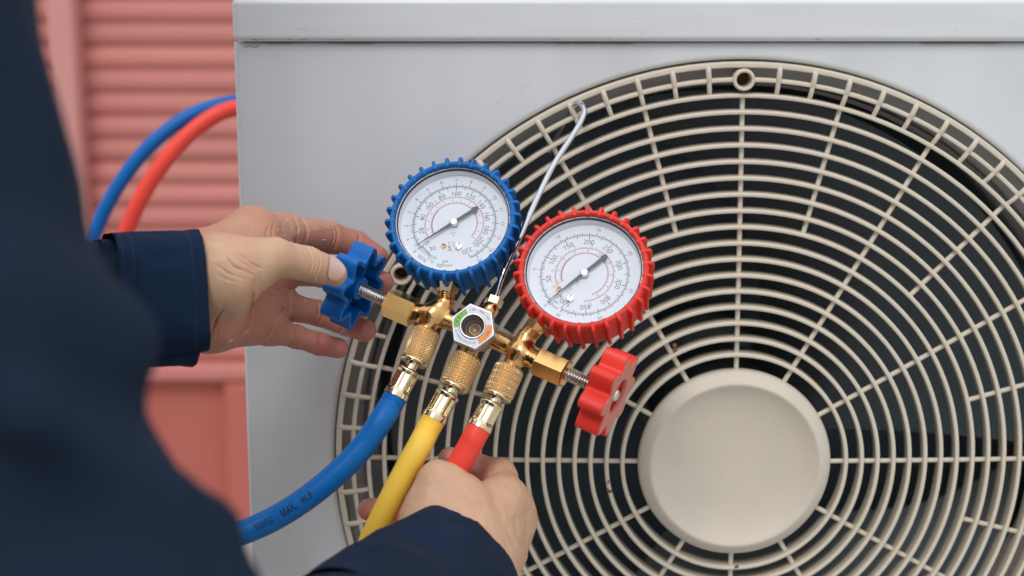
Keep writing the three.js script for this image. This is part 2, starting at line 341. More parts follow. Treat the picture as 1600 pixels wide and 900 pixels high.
  for (let k = 0; k < 72; k++) { // little bars bridging the three outer rings
    const a = k * Math.PI / 36; if (k % 12 === 6) continue;
    if (!barG.g) {
      barG.g = mergeGeometries([tube([V(0.2490, 0, 0.0002), V(0.2470, 0, 0.0030), V(0.2435, 0, 0.0036), V(0.2398, 0, 0.0030)], 0.0017, 10, 8), tube([V(0.2398, 0, 0.0028), V(0.2350, 0, 0.0022), V(0.2295, 0, -0.0005)], 0.0015, 8, 8)].map(g => { g.userData = {}; return g; }));
    }
    const m = part('rim_bar', barG.g, M.beige, G); m.rotation.z = a;
  }
  const spoke = (a, r0, r1) => {
    const pts = []; for (let i = 0; i <= 6; i++) { const r = r0 + (r1 - r0) * i / 6; pts.push(V(r, 0, domeZ(r) - 0.0036)); }
    const m = part('spoke', tube(pts, 0.0016, 12, 8), M.beige, G); m.rotation.z = a; return m;
  };
  for (let k = 0; k < 12; k++) { spoke(k * Math.PI / 6, 0.056, 0.231); spoke((k + 0.5) * Math.PI / 6, 0.149, 0.231); }
  for (let k = 0; k < 6; k++) { // screw bosses
    const a = k * Math.PI / 3 + Math.PI / 6, g = lathe([[0.0044, -0.012], [0.0044, 0.0028], [0.0052, 0.0040], [0.0064, 0.0036], [0.0068, 0.0020], [0.0068, -0.012]], 28); g.rotateX(Math.PI / 2);
    const m = part('screw_boss', g, M.beige, G); m.position.set(0.2398 * Math.cos(a), 0.2398 * Math.sin(a), 0.0014);
    const sg = lathe([[0, 0], [0.0042, 0], [0.0044, -0.002]], 20); sg.rotateX(Math.PI / 2);
    const sc = part('rusty_screw', sg, std([0.13, 0.055, 0.025], 0.8), m); sc.position.z = -0.0105;
  }
  const z0 = domeZ(0.06);
  const hub = lathe([[0.0592, z0 - 0.010], [0.0604, z0 - 0.004], [0.0605, z0 - 0.001], [0.0599, z0 + 0.0012], [0.0585, z0 + 0.0030], [0.0560, z0 + 0.0052], [0.0540, z0 + 0.0066], [0.0530, z0 + 0.0070], [0.0521, z0 + 0.0068], [0.0505, z0 + 0.0058], [0.0470, z0 + 0.0036], [0.041, z0 + 0.0014], [0.032, z0 - 0.0004], [0.018, z0 - 0.0013], [0, z0 - 0.0016]].reverse(), 96); hub.rotateX(Math.PI / 2);
  { const p = hub.attributes.position, u = hub.attributes.uv; for (let i = 0; i < p.count; i++) u.setXY(i, 0.5 + p.getX(i) * 7, 0.5 + p.getY(i) * 7); }
  part('hub_cap', hub, M.beigeHub, G);
  const dirtM = std([0.16, 0.095, 0.05], 0.95); // dried mud caught on the bars
  for (const [px, py, r, n] of [[951, 752, 0.0011, 4], [952, 764, 0.0013, 3], [1054, 543, 0.0014, 5], [1150, 887, 0.0011, 5]]) {
    const gs = []; for (let k = 0; k < n; k++) { const g = new THREE.IcosahedronGeometry(r * (0.4 + 0.6 * rnd()), 1), a = g.attributes.position; for (let i = 0; i < a.count; i++) { const q = 1 + 0.4 * noise3(a.getX(i) * 900 + k, a.getY(i) * 900, a.getZ(i) * 900); a.setXYZ(i, a.getX(i) * q, a.getY(i) * q, a.getZ(i) * q * 0.6); } g.translate((rnd() - 0.5) * r * 1.6, (rnd() - 0.5) * r * 3, 0); gs.push(g); }
    const m = part('dried_mud', flat(mergeGeometries(gs)), dirtM, G); m.position.copy(at(px, py, 0.0100)); m.userData.kind = 'stuff';
  }
}
{
  const T = new THREE.Mesh(new RoundedBoxGeometry(0.95, 0.222, 0.42, 3, 0.012), M.concrete);
  T.name = 'concrete_plinth'; T.position.set(0.1, -0.56 + 0.1115, -0.15); T.userData = { label: 'concrete plinth carrying the white outdoor unit', category: 'plinth' }; scene.add(T);
}

// ================================================================ manifold gauge set
const MB = RIGHT.clone().multiplyScalar(0.867).addScaledVector(UP, -0.363).addScaledVector(TOCAM, 0.342).normalize();     // along the brass bar, low side -> high side
const MU = RIGHT.clone().multiplyScalar(0.42).addScaledVector(UP, 0.87).addScaledVector(TOCAM, -0.25).addScaledVector(MB, 0).normalize();
MU.addScaledVector(MB, -MU.dot(MB)).normalize();
const MN = MB.clone().cross(MU).normalize();
const MO = at(739, 511, 0.11);
const mp = (px, py, off = 0) => onPlane(px, py, MO.clone().addScaledVector(MN, off), MN);
const SET = thing('manifold_gauge_set', 'brass manifold with blue and red pressure gauges hooked on the fan grille', 'gauge set');

const gN = (left, up) => TOCAM.clone().addScaledVector(RIGHT, -Math.tan(left * Math.PI / 180)).addScaledVector(UP, Math.tan(up * Math.PI / 180)).normalize();
const back1 = -0.006;
const K = { // key points on the bar
  bHexA: mp(600, 464), bHexB: mp(644, 488), bCross: mp(676, 492), bUp: mp(695, 474), bDown: mp(666, 516),
  cBlock: mp(741, 514, back1), cDown: mp(733, 552, back1 * 0.5), cHook: mp(766, 484, back1 * 0.6),
  rCross: mp(813, 550), rUp: mp(823, 527), rDown: mp(800, 570), rHexA: mp(842, 566), rHexB: mp(888, 587),
};
{ // cast body
  const c = [
    capsule(K.bHexB, K.bCross, 0.0056, 0.0054), capsule(K.bCross, K.cBlock, 0.0054, 0.0056), capsule(K.cBlock, K.rCross, 0.0056, 0.0054), capsule(K.rCross, K.rHexA, 0.0054, 0.0058),
    capsule(K.bCross, K.bUp, 0.0052, 0.0058), capsule(K.bCross, K.bDown, 0.0050, 0.0048), capsule(K.rCross, K.rUp, 0.0052, 0.0058), capsule(K.rCross, K.rDown, 0.0050, 0.0048),
    capsule(K.cBlock, K.cDown, 0.0066, 0.0050), capsule(K.cBlock, K.cHook, 0.0060, 0.0050), capsule(K.cBlock.clone().addScaledVector(MN, -0.012), K.cBlock.clone().addScaledVector(MN, -0.008), 0.0092, 0.0092),
  ];
  const f = (x, y, z) => { let d = c[0](x, y, z); for (let i = 1; i < c.length; i++) d = smin(d, c[i](x, y, z), 0.0035); return d + 0.00006 * noise3(x * 900, y * 900, z * 900); };
  const bb = new THREE.Box3(); for (const p of Object.values(K)) bb.expandByPoint(p); bb.expandByScalar(0.016);
  part('manifold_body', nets(f, bb.min, bb.max, 0.0008), M.brass, SET);
}
function oriented(name, geo, mat, parent, a, b, roll = 0) { const m = part(name, geo, mat, parent); aim(m, a, b); m.rotateY(roll); return m; }
// valve bonnets (hex), stems, handwheels
function faceTo(m, up) { const d = TOCAM.clone().multiplyScalar(Math.cos(up)).addScaledVector(UP, Math.sin(up)).applyQuaternion(m.quaternion.clone().invert()); m.rotateY(Math.atan2(d.x, d.z) - Math.PI / 6); return m; }   // turn a hex nut so that one flat points up by this angle from the view
const along = (p, q, d) => p.clone().addScaledVector(q, d);
const hexLen = 0.0185;
faceTo(oriented('valve_nut', hexNut(0.0086, hexLen), M.brassHex, SET, along(K.bHexB, MB, 0.002), along(K.bHexB, MB, -1)), 0.16);
faceTo(oriented('valve_nut', hexNut(0.0086, hexLen), M.brassHex, SET, along(K.rHexA, MB, -0.001), along(K.rHexA, MB, 1)), 0.56);
const stemR = 0.0036;
const bS0 = along(K.bHexB, MB, 0.002 - hexLen), rS0 = along(K.rHexA, MB, hexLen - 0.001);
oriented('valve_stem', thread(stemR, 0.016, 0.0016, 0.0006), M.steel, SET, bS0, along(bS0, MB, -1));
oriented('valve_stem', thread(stemR, 0.016, 0.0016, 0.0006), M.steel, SET, rS0, along(rS0, MB, 1));
function wheelShape(grow = 0, n = 8) {
  const s = new THREE.Shape(), N = 160;
  for (let i = 0; i <= N; i++) {
    const a = i / N * Math.PI * 2, l = Math.pow(Math.abs(Math.cos(a * n / 2)), 2.1), r = 0.0180 + 0.0072 * l + grow;
    i ? s.lineTo(r * Math.cos(a), r * Math.sin(a)) : s.moveTo(r * Math.cos(a), r * Math.sin(a));
  }
  return s;
}
// handwheel: closed face at local y=0, open hollow towards +y
function handwheel(name, label, mat, faceMat, centre, openDir, roll, dep) {
  const H = holder(name, SET); H.userData.label = label;
  const wall = wheelShape(-0.0006), inner = wheelShape(-0.0027); wall.holes.push(new THREE.Path(inner.getPoints(1).reverse()));
  const wg = new THREE.ExtrudeGeometry(wall, { depth: dep - 0.0012, bevelEnabled: true, bevelThickness: 0.0006, bevelSize: 0.0006, bevelSegments: 3, curveSegments: 1 });
  wg.translate(0, 0, 0.0006); wg.rotateX(-Math.PI / 2);
  const face = wheelShape(-0.0026); const fhole = new THREE.Path(); fhole.absarc(0, 0, 0.0112, 0, Math.PI * 2, true); face.holes.push(fhole);
  const fg = new THREE.ExtrudeGeometry(face, { depth: 0.0016, bevelEnabled: true, bevelThickness: 0.0006, bevelSize: 0.0012, bevelSegments: 3, curveSegments: 24 });
  fg.translate(0, 0, 0.0002); fg.rotateX(-Math.PI / 2);
  const hubG = lathe([[0.0034, dep - 0.001], [0.0066, dep - 0.001], [0.0070, dep - 0.002], [0.0070, 0.004], [0.0112, 0.0040], [0.0112, 0.0032], [0.0, 0.0032]].reverse(), 32);
  part('rim', wg, mat, H); part('face', fg, faceMat, H); part('hub', hubG, mat, H);
  for (let k = 0; k < 4; k++) { const g = new THREE.BoxGeometry(0.0115, dep - 0.006, 0.0012); g.translate(0.0117, dep / 2 - 0.001, 0); g.rotateY(k * Math.PI / 2 + Math.PI / 8); part('rib', g, mat, H); }
  const sg = lathe([[0, 0.0004], [0.0024, 0.0004], [0.0034, 0.0012], [0.0036, 0.0030]], 20); part('wheel_screw', sg, M.silver, H).position.y = -0.0002;
  H.position.copy(centre).addScaledVector(openDir, -dep / 2);
  H.quaternion.setFromUnitVectors(V(0, 1, 0), openDir); H.rotateY(roll);
  return H;
}
const MBn = MB.clone().negate();
const bWheelC = mp(552, 446), rWheelC = mp(948, 612);
handwheel('handwheel', 'blue scalloped handwheel', M.blueKnob, M.blueKnob, bWheelC, MB, 0.2, 0.0135);
handwheel('handwheel', 'red scalloped handwheel', M.redKnob, M.redWorn, rWheelC, MB.clone().addScaledVector(TOCAM, -0.04).normalize().negate(), 0.3, 0.0140);
oriented('valve_stem', thread(stemR, bS0.distanceTo(bWheelC) - 0.002, 0.0016, 0.0006), M.steel, SET, bS0, bWheelC);
oriented('valve_stem', thread(stemR, rS0.distanceTo(rWheelC) - 0.002, 0.0016, 0.0006), M.steel, SET, rS0, rWheelC);

// sight glass
{
  const G = holder('sight_glass', SET); const Z = gN(7, 14), Y = UP.clone().addScaledVector(Z, -UP.dot(Z)).normalize();
  G.position.copy(mp(738.5, 509.5, 0.0125)); G.quaternion.copy(frameQ(Y.clone().cross(Z), Y, Z));
  const hx = (rc, a0) => { const s = new THREE.Shape(); for (let i = 0; i < 6; i++) { const a = a0 + i * Math.PI / 3; i ? s.lineTo(rc * Math.cos(a), rc * Math.sin(a)) : s.moveTo(rc * Math.cos(a), rc * Math.sin(a)); } s.closePath(); return s; };
  const s = hx(0.0127, 38 * Math.PI / 180); const h = new THREE.Path(); h.absarc(0, 0, 0.0073, 0, Math.PI * 2, true); s.holes.push(h);
  const g = new THREE.ExtrudeGeometry(s, { depth: 0.0075, bevelEnabled: true, bevelThickness: 0.0006, bevelSize: 0.0005, bevelSegments: 3, curveSegments: 40 }); g.translate(0, 0, -0.0085);
  part('hex_ring', g, std([0.66, 0.68, 0.74], 0.3, 0.6), G);
  const lab = canvasTex(512, 512, (c, w) => {
    c.fillStyle = '#d9dbe4'; c.fillRect(0, 0, w, w);
    const arc = (a0, a1, col) => { c.strokeStyle = col; c.lineWidth = 70; c.beginPath(); c.arc(256, 256, 188, a0, a1); c.stroke(); };
    arc(Math.PI * 0.98, Math.PI * 1.37, '#6fae25'); arc(-0.02 * Math.PI, 0.38 * Math.PI, '#ee8d34');
    const word = (t, a, size, col) => { c.save(); c.translate(256 + 188 * Math.cos(a), 256 + 188 * Math.sin(a)); c.rotate(a + Math.PI / 2); c.fillStyle = col; c.font = `bold ${size}px sans-serif`; c.textAlign = 'center'; c.textBaseline = 'middle'; c.fillText(t, 0, 0); c.restore(); };
    word('D', Math.PI * 1.10, 38, '#1d3a10'); word('R', Math.PI * 1.18, 38, '#1d3a10'); word('Y', Math.PI * 1.26, 38, '#1d3a10');
    word('W', Math.PI * 0.12, 34, '#5a3210'); word('E', Math.PI * 0.18, 34, '#5a3210'); word('T', Math.PI * 0.24, 34, '#5a3210');
    c.fillStyle = '#5d6178';
    for (const [a0, a1] of [[-0.56, -0.10], [0.45, 0.92]]) for (let a = a0; a < a1; a += 0.021) { if (rnd() < 0.15) continue; c.save(); c.translate(256 + 190 * Math.cos(a * Math.PI), 256 + 190 * Math.sin(a * Math.PI)); c.rotate(a * Math.PI + Math.PI / 2); c.fillRect(-5, -10, 3, 20); c.fillRect(-5, rnd() < 0.5 ? -10 : 7, 9, 3); if (rnd() < 0.5) c.fillRect(2, -10, 3, 20); c.restore(); }
  });
  const ls = hx(0.0124, 38 * Math.PI / 180); const lh = new THREE.Path(); lh.absarc(0, 0, 0.0073, 0, Math.PI * 2, true); ls.holes.push(lh);
  const lg = new THREE.ShapeGeometry(ls, 40); { const p = lg.attributes.position, u = lg.attributes.uv; for (let i = 0; i < p.count; i++) u.setXY(i, 0.5 + p.getX(i) / 0.0256, 0.5 + p.getY(i) / 0.0256); }
  const lm = part('printed_ring', lg, std([1, 1, 1], 0.4, 0, { map: lab }), G); lm.position.z = -0.0003; lm.rotation.z = 0;
  const rim = lathe([[0.0062, -0.004], [0.0062, 0.0001], [0.0065, 0.0005], [0.0071, 0.0005], [0.0074, 0.0001], [0.0074, -0.004]], 40); rim.rotateX(Math.PI / 2); part('chrome_rim', rim, std([0.62, 0.63, 0.66], 0.3, 1), G);
  const cup = lathe([[0.0063, -0.0005], [0.0063, -0.0095], [0.0044, -0.0098], [0.0040, -0.0085], [0.0022, -0.0085], [0.0020, -0.0095], [0, -0.0095]].reverse(), 32); cup.rotateX(Math.PI / 2); part('brass_well', cup, std([0.26, 0.17, 0.08], 0.5, 1), G);
  const gl = new THREE.CircleGeometry(0.0062, 32); part('window_glass', gl, M.glass, G).position.z = -0.0012;
}

// gauges
function dialTexture(kind) {
  return canvasTex(1024, 1024, (c, w) => {
    c.fillStyle = '#d6dce5'; c.fillRect(0, 0, w, w);
    const R = w / 2, D = Math.PI / 180;
    const pol = (a, r) => [R + r * R * Math.cos(a * D), R - r * R * Math.sin(a * D)];
    const tick = (a, r0, r1, lw, col) => { c.strokeStyle = col; c.lineWidth = lw * 1.25; c.beginPath(); c.moveTo(...pol(a, r0)); c.lineTo(...pol(a, r1)); c.stroke(); };
    const arc = (a0, a1, r, lw, col) => { c.strokeStyle = col; c.lineWidth = lw; c.beginPath(); c.arc(R, R, r * R, -a0 * D, -a1 * D, false); c.stroke(); };
    const txt = (t, a, r, size, col, rot) => { c.save(); c.translate(...pol(a, r)); c.rotate((rot ?? (90 - a)) * D); c.fillStyle = col; c.font = `${size}px sans-serif`; c.textAlign = 'center'; c.textBaseline = 'middle'; c.fillText(t, 0, 0); c.restore(); };
    const ink = '#272d36', red = '#93474d';
    if (kind === 'low') {
      const A = p => 221 - 1.283 * p;
      arc(221, A(220), 0.74, 4, ink);
      for (let p = 0; p <= 220; p += 2) tick(A(p), 0.74, p % 20 === 0 ? 0.66 : p % 10 === 0 ? 0.68 : 0.705, p % 10 === 0 ? 5 : 3, ink);
      for (let k = 0; k <= 15.4; k += 0.1) { const n = Math.round(k * 10); tick(A(k * 14.223), 0.74, n % 10 === 0 ? 0.81 : n % 5 === 0 ? 0.79 : 0.765, n % 10 === 0 ? 4 : 2.4, ink); }
      for (let p = 0; p <= 220; p += 20) txt(String(p), A(p), 0.595, p > 99 ? 58 : 60, ink);
      for (let k = 0; k <= 15; k++) txt(String(k), A(k * 14.223), 0.865, 42, ink);
      for (const [r, a0, a1, t0, dt] of [[0.52, 212, -45, -40, 5], [0.405, 215, -35, -40, 5]]) {
        arc(a0, a1, r, 4, red); const n = 26; let v = t0;
        for (let i = 0; i <= n * 4; i++) tick(a0 + (a1 - a0) * i / (n * 4), r, r + (i % 4 ? 0.022 : 0.04), 2.6, red);
        for (let i = 0; i <= n; i += 2) { txt(String(v), a0 + (a1 - a0) * i / n, r + 0.065, 22, red); v += dt; }
      }
      arc(215, 140, 0.40, 7, red);
      arc(236, 222, 0.70, 14, '#8fa697');
      for (let a = 222; a <= 250; a += 2.5) tick(a, 0.70, 0.77, 4, '#5f7a6c');
      txt('30', 236, 0.60, 56, ink, -14); txt('in Hg', 236, 0.72, 26, ink, 40); txt('5076', 234, 0.86, 46, ink, 38); txt('cm Hg', 244, 0.80, 26, ink, 40);
      txt('°C', -90, 0.21, 52, '#7d8590', 0); txt('R-22', -92, 0.37, 32, '#8e8078', 0); txt('R-12', -92, 0.43, 32, '#8e8078', 0);
      txt('psi', -96, 0.74, 40, ink, 0); txt('kgf/cm²', -96, 0.82, 42, ink, 0);
    } else {
      const A = p => 222 - 0.684 * p;
      arc(222, A(500), 0.755, 4, ink);
      for (let p = 0; p <= 500; p += 5) tick(A(p), 0.755, p % 50 === 0 ? 0.68 : p % 25 === 0 ? 0.70 : 0.72, p % 25 === 0 ? 5 : 3, ink);
      for (let k = 0; k <= 35; k += 0.25) { const n = Math.round(k * 4); tick(A(k * 14.223), 0.755, n % 20 === 0 ? 0.815 : n % 4 === 0 ? 0.80 : 0.78, n % 4 === 0 ? 4 : 2.4, ink); }
      for (let p = 0; p <= 500; p += 50) txt(String(p), A(p), 0.62, 60, ink);
      for (let k = 0; k <= 35; k += 5) txt(String(k), A(k * 14.223), 0.875, 42, ink);
      for (const [r, a0, a1, t0] of [[0.50, 205, -88, -20], [0.40, 200, -68, -10]]) {
        arc(a0, a1, r, 4, red); const n = 28; let v = t0;
        for (let i = 0; i <= n * 4; i++) tick(a0 + (a1 - a0) * i / (n * 4), r, r + (i % 4 ? 0.022 : 0.04), 2.6, red);
        for (let i = 0; i <= n; i += 3) { txt(String(v), a0 + (a1 - a0) * i / n, r + 0.065, 26, red); v += 10; }
      }
      arc(200, 130, 0.395, 7, red);
      txt('°C', -125, 0.20, 50, '#8d949e', 38); txt('R-22', -133, 0.36, 30, '#8e8078', 45); txt('R-12', -133, 0.42, 30, '#8e8078', 45);
      txt('psi', 228, 0.70, 36, ink, 42); txt('kgf/cm²', 228, 0.78, 36, ink, 42);
    }
  });
}
function gauge(label, kind, centre, nrm, rollDeg, bootMat, tipA, tailA) {
  const Z = nrm.clone().normalize(), Y = UP.clone().addScaledVector(Z, -UP.dot(Z)).normalize(), X = Y.clone().cross(Z);
  const G = holder('gauge', SET); G.userData.label = label; G.position.copy(centre); G.quaternion.copy(frameQ(X, Y, Z)); G.rotateZ(rollDeg * Math.PI / 180);
  const lz = (pts, seg = 96) => { const g = lathe(pts, seg); g.rotateX(Math.PI / 2); return g; };
  // boot with grip ribs
  const B = part('rubber_boot', lz([[0.0331, -0.0045], [0.0331, -0.0010], [0.0336, -0.0002], [0.0346, 0.0002], [0.0356, -0.0004], [0.0362, -0.0018], [0.0362, -0.0042], [0.0356, -0.0052], [0.0353, -0.0070], [0.0347, -0.0255], [0.0340, -0.0268], [0.0300, -0.0272], [0, -0.0272]].reverse()), bootMat, G);
  const rs = new THREE.Shape(); rs.moveTo(0.0335, -0.0004); rs.lineTo(0.0362, -0.0002); rs.quadraticCurveTo(0.0384, -0.0006, 0.0386, -0.0028); rs.quadraticCurveTo(0.0385, -0.0075, 0.0372, -0.013); rs.lineTo(0.0360, -0.0285); rs.quadraticCurveTo(0.0350, -0.0295, 0.0340, -0.0280); rs.lineTo(0.0335, -0.0004);
  const rg = new THREE.ExtrudeGeometry(rs, { depth: 0.0009, bevelEnabled: true, bevelThickness: 0.0006, bevelSize: 0.0006, bevelSegments: 2, curveSegments: 5 }); rg.translate(0, 0, -0.00045); rg.rotateX(Math.PI / 2);
  for (let k = 0; k < 30; k++) part('grip_rib', rg, bootMat, B).rotation.z = (k + 0.4) * Math.PI / 15;
  part('case', lz([[0.0320, -0.0125], [0.0320, -0.0038], [0.0324, -0.0030], [0.0332, -0.0030], [0.0332, -0.0125]]), M.caseMetal, G);
  const gk = lz([[0.0317, -0.0048], [0.0317, -0.0036], [0.0321, -0.0036], [0.0321, -0.0048]]); part('gasket', gk, M.dark, G);
  const dg = new THREE.CircleGeometry(0.0321, 96); const d = part('dial', dg, std([1, 1, 1], 0.5, 0, { map: dialTexture(kind) }), G); d.position.z = -0.0088;
  const lip = part('dial_rim', lz([[0.0308, -0.0088], [0.0319, -0.0050]]), std([0.74, 0.76, 0.80], 0.45), G); lip.position.z = 0.0001;
  const gl = part('lens', new THREE.CircleGeometry(0.0317, 64), M.glass, G); gl.position.z = -0.0045;
  // pointer: slim towards the zero mark, broad counterweight behind
  const ps = new THREE.Shape(), R = 0.0318; ps.moveTo(0.84 * R, 0); ps.lineTo(0.1 * R, 0.026 * R); ps.lineTo(-0.40 * R, 0.030 * R); ps.lineTo(-0.42 * R, 0.058 * R); ps.lineTo(-0.51 * R, 0.030 * R); ps.lineTo(-0.51 * R, -0.030 * R); ps.lineTo(-0.42 * R, -0.058 * R); ps.lineTo(-0.40 * R, -0.030 * R); ps.lineTo(0.1 * R, -0.026 * R); ps.closePath();
  const pg = new THREE.ExtrudeGeometry(ps, { depth: 0.0004, bevelEnabled: false }); const pm = part('pointer', pg, M.pointer, G); pm.position.z = -0.0070; pm.rotation.z = tipA * Math.PI / 180;
  part('pointer_cap', lz([[0, -0.0050], [0.0018, -0.0050], [0.0023, -0.0055], [0.0024, -0.0072]].reverse(), 28), M.silver, G);
  part('cap_pin', lz([[0, -0.0047], [0.0003, -0.0047], [0.0003, -0.0052]].reverse(), 10), M.dark, G);
  // adjusting screw, pin and rivet on the dial
  const bits = kind === 'low' ? { s: [0.0039, -0.0142], h: [-0.0047, -0.0142], p: [-0.0008, -0.0158] } : { s: [-0.0074, -0.0147], h: [-0.0138, -0.0090], p: [-0.0124, -0.0132] };
  const sc = part('dial_screw', lz([[0, 0.0014], [0.0019, 0.0014], [0.0022, 0.0010], [0.0022, 0]].reverse(), 24), M.silver, G); sc.position.set(bits.s[0], bits.s[1], -0.0087);
  const sl = part('screw_slot', new THREE.BoxGeometry(0.0042, 0.0005, 0.0004), M.dark, sc); sl.position.z = 0.0014; sl.rotation.z = 1.2;
  part('dial_rivet', lz([[0.0006, 0.0003], [0.0009, 0.0009], [0.0014, 0.0009], [0.0016, 0]].reverse(), 20), M.brass, G).position.set(bits.h[0], bits.h[1], -0.0087);
  part('stop_pin', lz([[0, 0.0026], [0.0007, 0.0024], [0.0009, 0]].reverse(), 14), M.silver, G).position.set(bits.p[0], bits.p[1], -0.0087);
  G.updateMatrixWorld(true);
  return G;
}
const gLow = gauge('blue booted low pressure gauge', 'low', mp(706, 339, 0.017), gN(8, 24), -2, M.blueBoot, 217);
const gHigh = gauge('red booted high pressure gauge', 'high', mp(911, 418, 0.019), gN(8, 25), 0, M.redBoot, 221.5);
// gauge necks: flats, thread, shoulder
for (const [G, up, px] of [[gLow, K.bUp, [700, 444]], [gHigh, K.rUp, [846, 502]]]) {
  const nz = V(0, 0, 1).applyQuaternion(G.quaternion);
  const top = onPlane(px[0], px[1], G.position.clone().addScaledVector(nz, -0.017), nz);
  const dir = up.clone().sub(top).normalize(), L = top.distanceTo(up);
  oriented('gauge_socket', flat(new THREE.CylinderGeometry(0.0058, 0.0082, 0.0075, 6, 1)), M.brassPale, SET, along(top, dir, 0.0012), up, Math.PI / 4 + 0.2);
  oriented('gauge_thread', thread(0.0053, Math.max(0.006, L + 0.001), 0.0013, 0.0005), M.brass, SET, top, up);
}
// port threads
for (const [p, q] of [[K.bDown, [645.5, 569]], [K.cDown, [706.7, 608]], [K.rDown, [775, 623]]]) { const e = mp(q[0], q[1]); oriented('port_thread', thread(0.0050, 0.009, 0.0012, 0.0005), M.brass, SET, along(p, p.clone().sub(e).normalize(), 0.002), e); }
// hook
{
  const nutA = mp(766, 486, -0.004), nutB = mp(774, 466, -0.005);
  const dir = nutB.clone().sub(nutA).normalize();
  oriented('hook_nut', hexNut(0.0052, 0.0058), M.brassPale, SET, along(nutA, dir, 0.0030), nutB, 0.4);
  const p = [along(nutB, dir, -0.003), at(786, 428, 0.094), at(815, 364, 0.078), at(843, 302, 0.060), at(866, 256, 0.047), at(893, 214, 0.034), at(908, 189, 0.027), at(913, 173, 0.0215), at(907, 162, 0.0150), at(898, 164, 0.0060), at(887, 184, -0.007), at(874, 208, -0.012), at(858, 236, -0.015)];
  part('hook', tube(p, 0.0017, 140, 14), M.chrome, SET);
  const b = part('hook_tip', new THREE.SphereGeometry(0.0021, 14, 10), M.chrome, SET); b.position.copy(p[p.length - 1]);
}

// ================================================================ hoses
function knurlGeo(r, len) {
  const nu = 192, nv = 76, P = [], I = [];
  for (let j = 0; j <= nv; j++) for (let i = 0; i <= nu; i++) {
    const a = i / nu * Math.PI * 2, y = j / nv * len, u = i / nu * 27, v = y / (2 * Math.PI * r) * 27;
    const tri = t => 1 - 2 * Math.abs(t - Math.floor(t) - 0.5), edge = Math.min(1, Math.min(y, len - y) / 0.0012);
    const q = r - 0.0006 * (1 - edge) + 0.00095 * (Math.min(tri(u + v), tri(u - v)) - 0.5) * edge;
    P.push(q * Math.cos(a), y, q * Math.sin(a));
  }
  for (let j = 0; j < nv; j++) for (let i = 0; i < nu; i++) { const a = j * (nu + 1) + i, b = a + nu + 1; I.push(a, b, a + 1, b, b + 1, a + 1); }
  const g = new THREE.BufferGeometry(); g.setAttribute('position', new THREE.Float32BufferAttribute(P, 3)); g.setAttribute('uv', new THREE.Float32BufferAttribute(new Float32Array(P.length / 3 * 2), 2)); g.setIndex(I); g.computeVertexNormals();
  return flat(g);
}
function ferruleGeo(r, len) { // crimped sleeve: flattened flutes in the middle
  const nu = 64, nv = 30, P = [], I = [];
  for (let j = 0; j <= nv; j++) for (let i = 0; i <= nu; i++) {
    const a = i / nu * Math.PI * 2, t = j / nv, y = t * len, mid = sstep(0.10, 0.2, t) * (1 - sstep(0.72, 0.86, t));
    const q = r * (t < 0.06 ? 0.82 + 3 * t : 1) - mid * (0.0005 + 0.0007 * (0.5 + 0.5 * Math.cos(a * 8)));
    P.push(q * Math.cos(a), y, q * Math.sin(a));
  }
  for (let j = 0; j < nv; j++) for (let i = 0; i < nu; i++) { const a = j * (nu + 1) + i, b = a + nu + 1; I.push(a, b, a + 1, b, b + 1, a + 1); }
  const g = new THREE.BufferGeometry(); g.setAttribute('position', new THREE.Float32BufferAttribute(P, 3)); g.setAttribute('uv', new THREE.Float32BufferAttribute(new Float32Array(P.length / 3 * 2), 2)); g.setIndex(I); g.computeVertexNormals(); return g;
}
const HR = 0.0068;
function hose(name, label, mat, k0, k1, f0, f1, path) {
  const T = thing(name, label, 'hose', 'charging hoses screwed to the manifold');
  const a = mp(...k0), b = mp(...k1), c = mp(...f0), d = mp(...f1), L = a.distanceTo(b), dir = b.clone().sub(a).normalize(), fd = d.clone().sub(c).normalize();
  const N = holder('coupling_nut', T); aim(N, a, b);
  part('knurled_sleeve', knurlGeo(0.0083, L - 0.0022), M.brassKnurl, N);
  part('nut_end', lathe([[0, L], [0.0064, L], [0.0080, L - 0.0006], [0.0085, L - 0.0014], [0.0080, L - 0.0024], [0.0070, L - 0.003]], 40), M.brassPale, N);
  part('nut_top', lathe([[0.0082, 0.0002], [0.0066, -0.0008], [0.004, -0.0008]], 40), M.brassKnurl, N);
  oriented('swivel', lathe([[0.0033, 0], [0.0033, 0.004], [0.0038, 0.005], [0.0034, 0.006], [0.0034, 0.012]], 24), M.brassPale, T, along(b, dir, -0.001), c.clone().add(d).multiplyScalar(0.5));
  const Lf = c.distanceTo(d);
  oriented('ferrule', ferruleGeo(HR * 1.05, Lf), M.brassPale, T, c, d);
  const pts = [along(d, fd, -0.0015), along(d, fd, 0.006), ...path];
  const g = tube(pts, HR, 220, 28);
  const tm = part('hose_tube', g, mat, T);
  return { T, curve: g.userData.curve, tm };
}
const blue = hose('charging_hose', 'blue rubber hose printed MAX. W.P leading to the blue gauge side', hoseBlue, [667, 517], [645.5, 569], [640, 578], [617.5, 620],
  [at(602, 647, 0.139), at(568, 697, 0.146), at(523, 743, 0.152), at(468, 786, 0.157), at(415, 817, 0.16), at(360, 838, 0.165), at(290, 850, 0.17), at(200, 880, 0.16), at(120, 990, 0.13), at(90, 1250, 0.1)]);
const yellow = hose('charging_hose', 'yellow rubber hose hanging from the middle port below the sight glass', hoseYellow, [732, 557], [707, 608], [701, 614], [677, 656],
  [at(659, 690, 0.150), at(629, 745, 0.158), at(601, 800, 0.162), at(580, 845, 0.162), at(560, 900, 0.158), at(548, 960, 0.15), at(540, 1060, 0.13), at(520, 1250, 0.1)]);
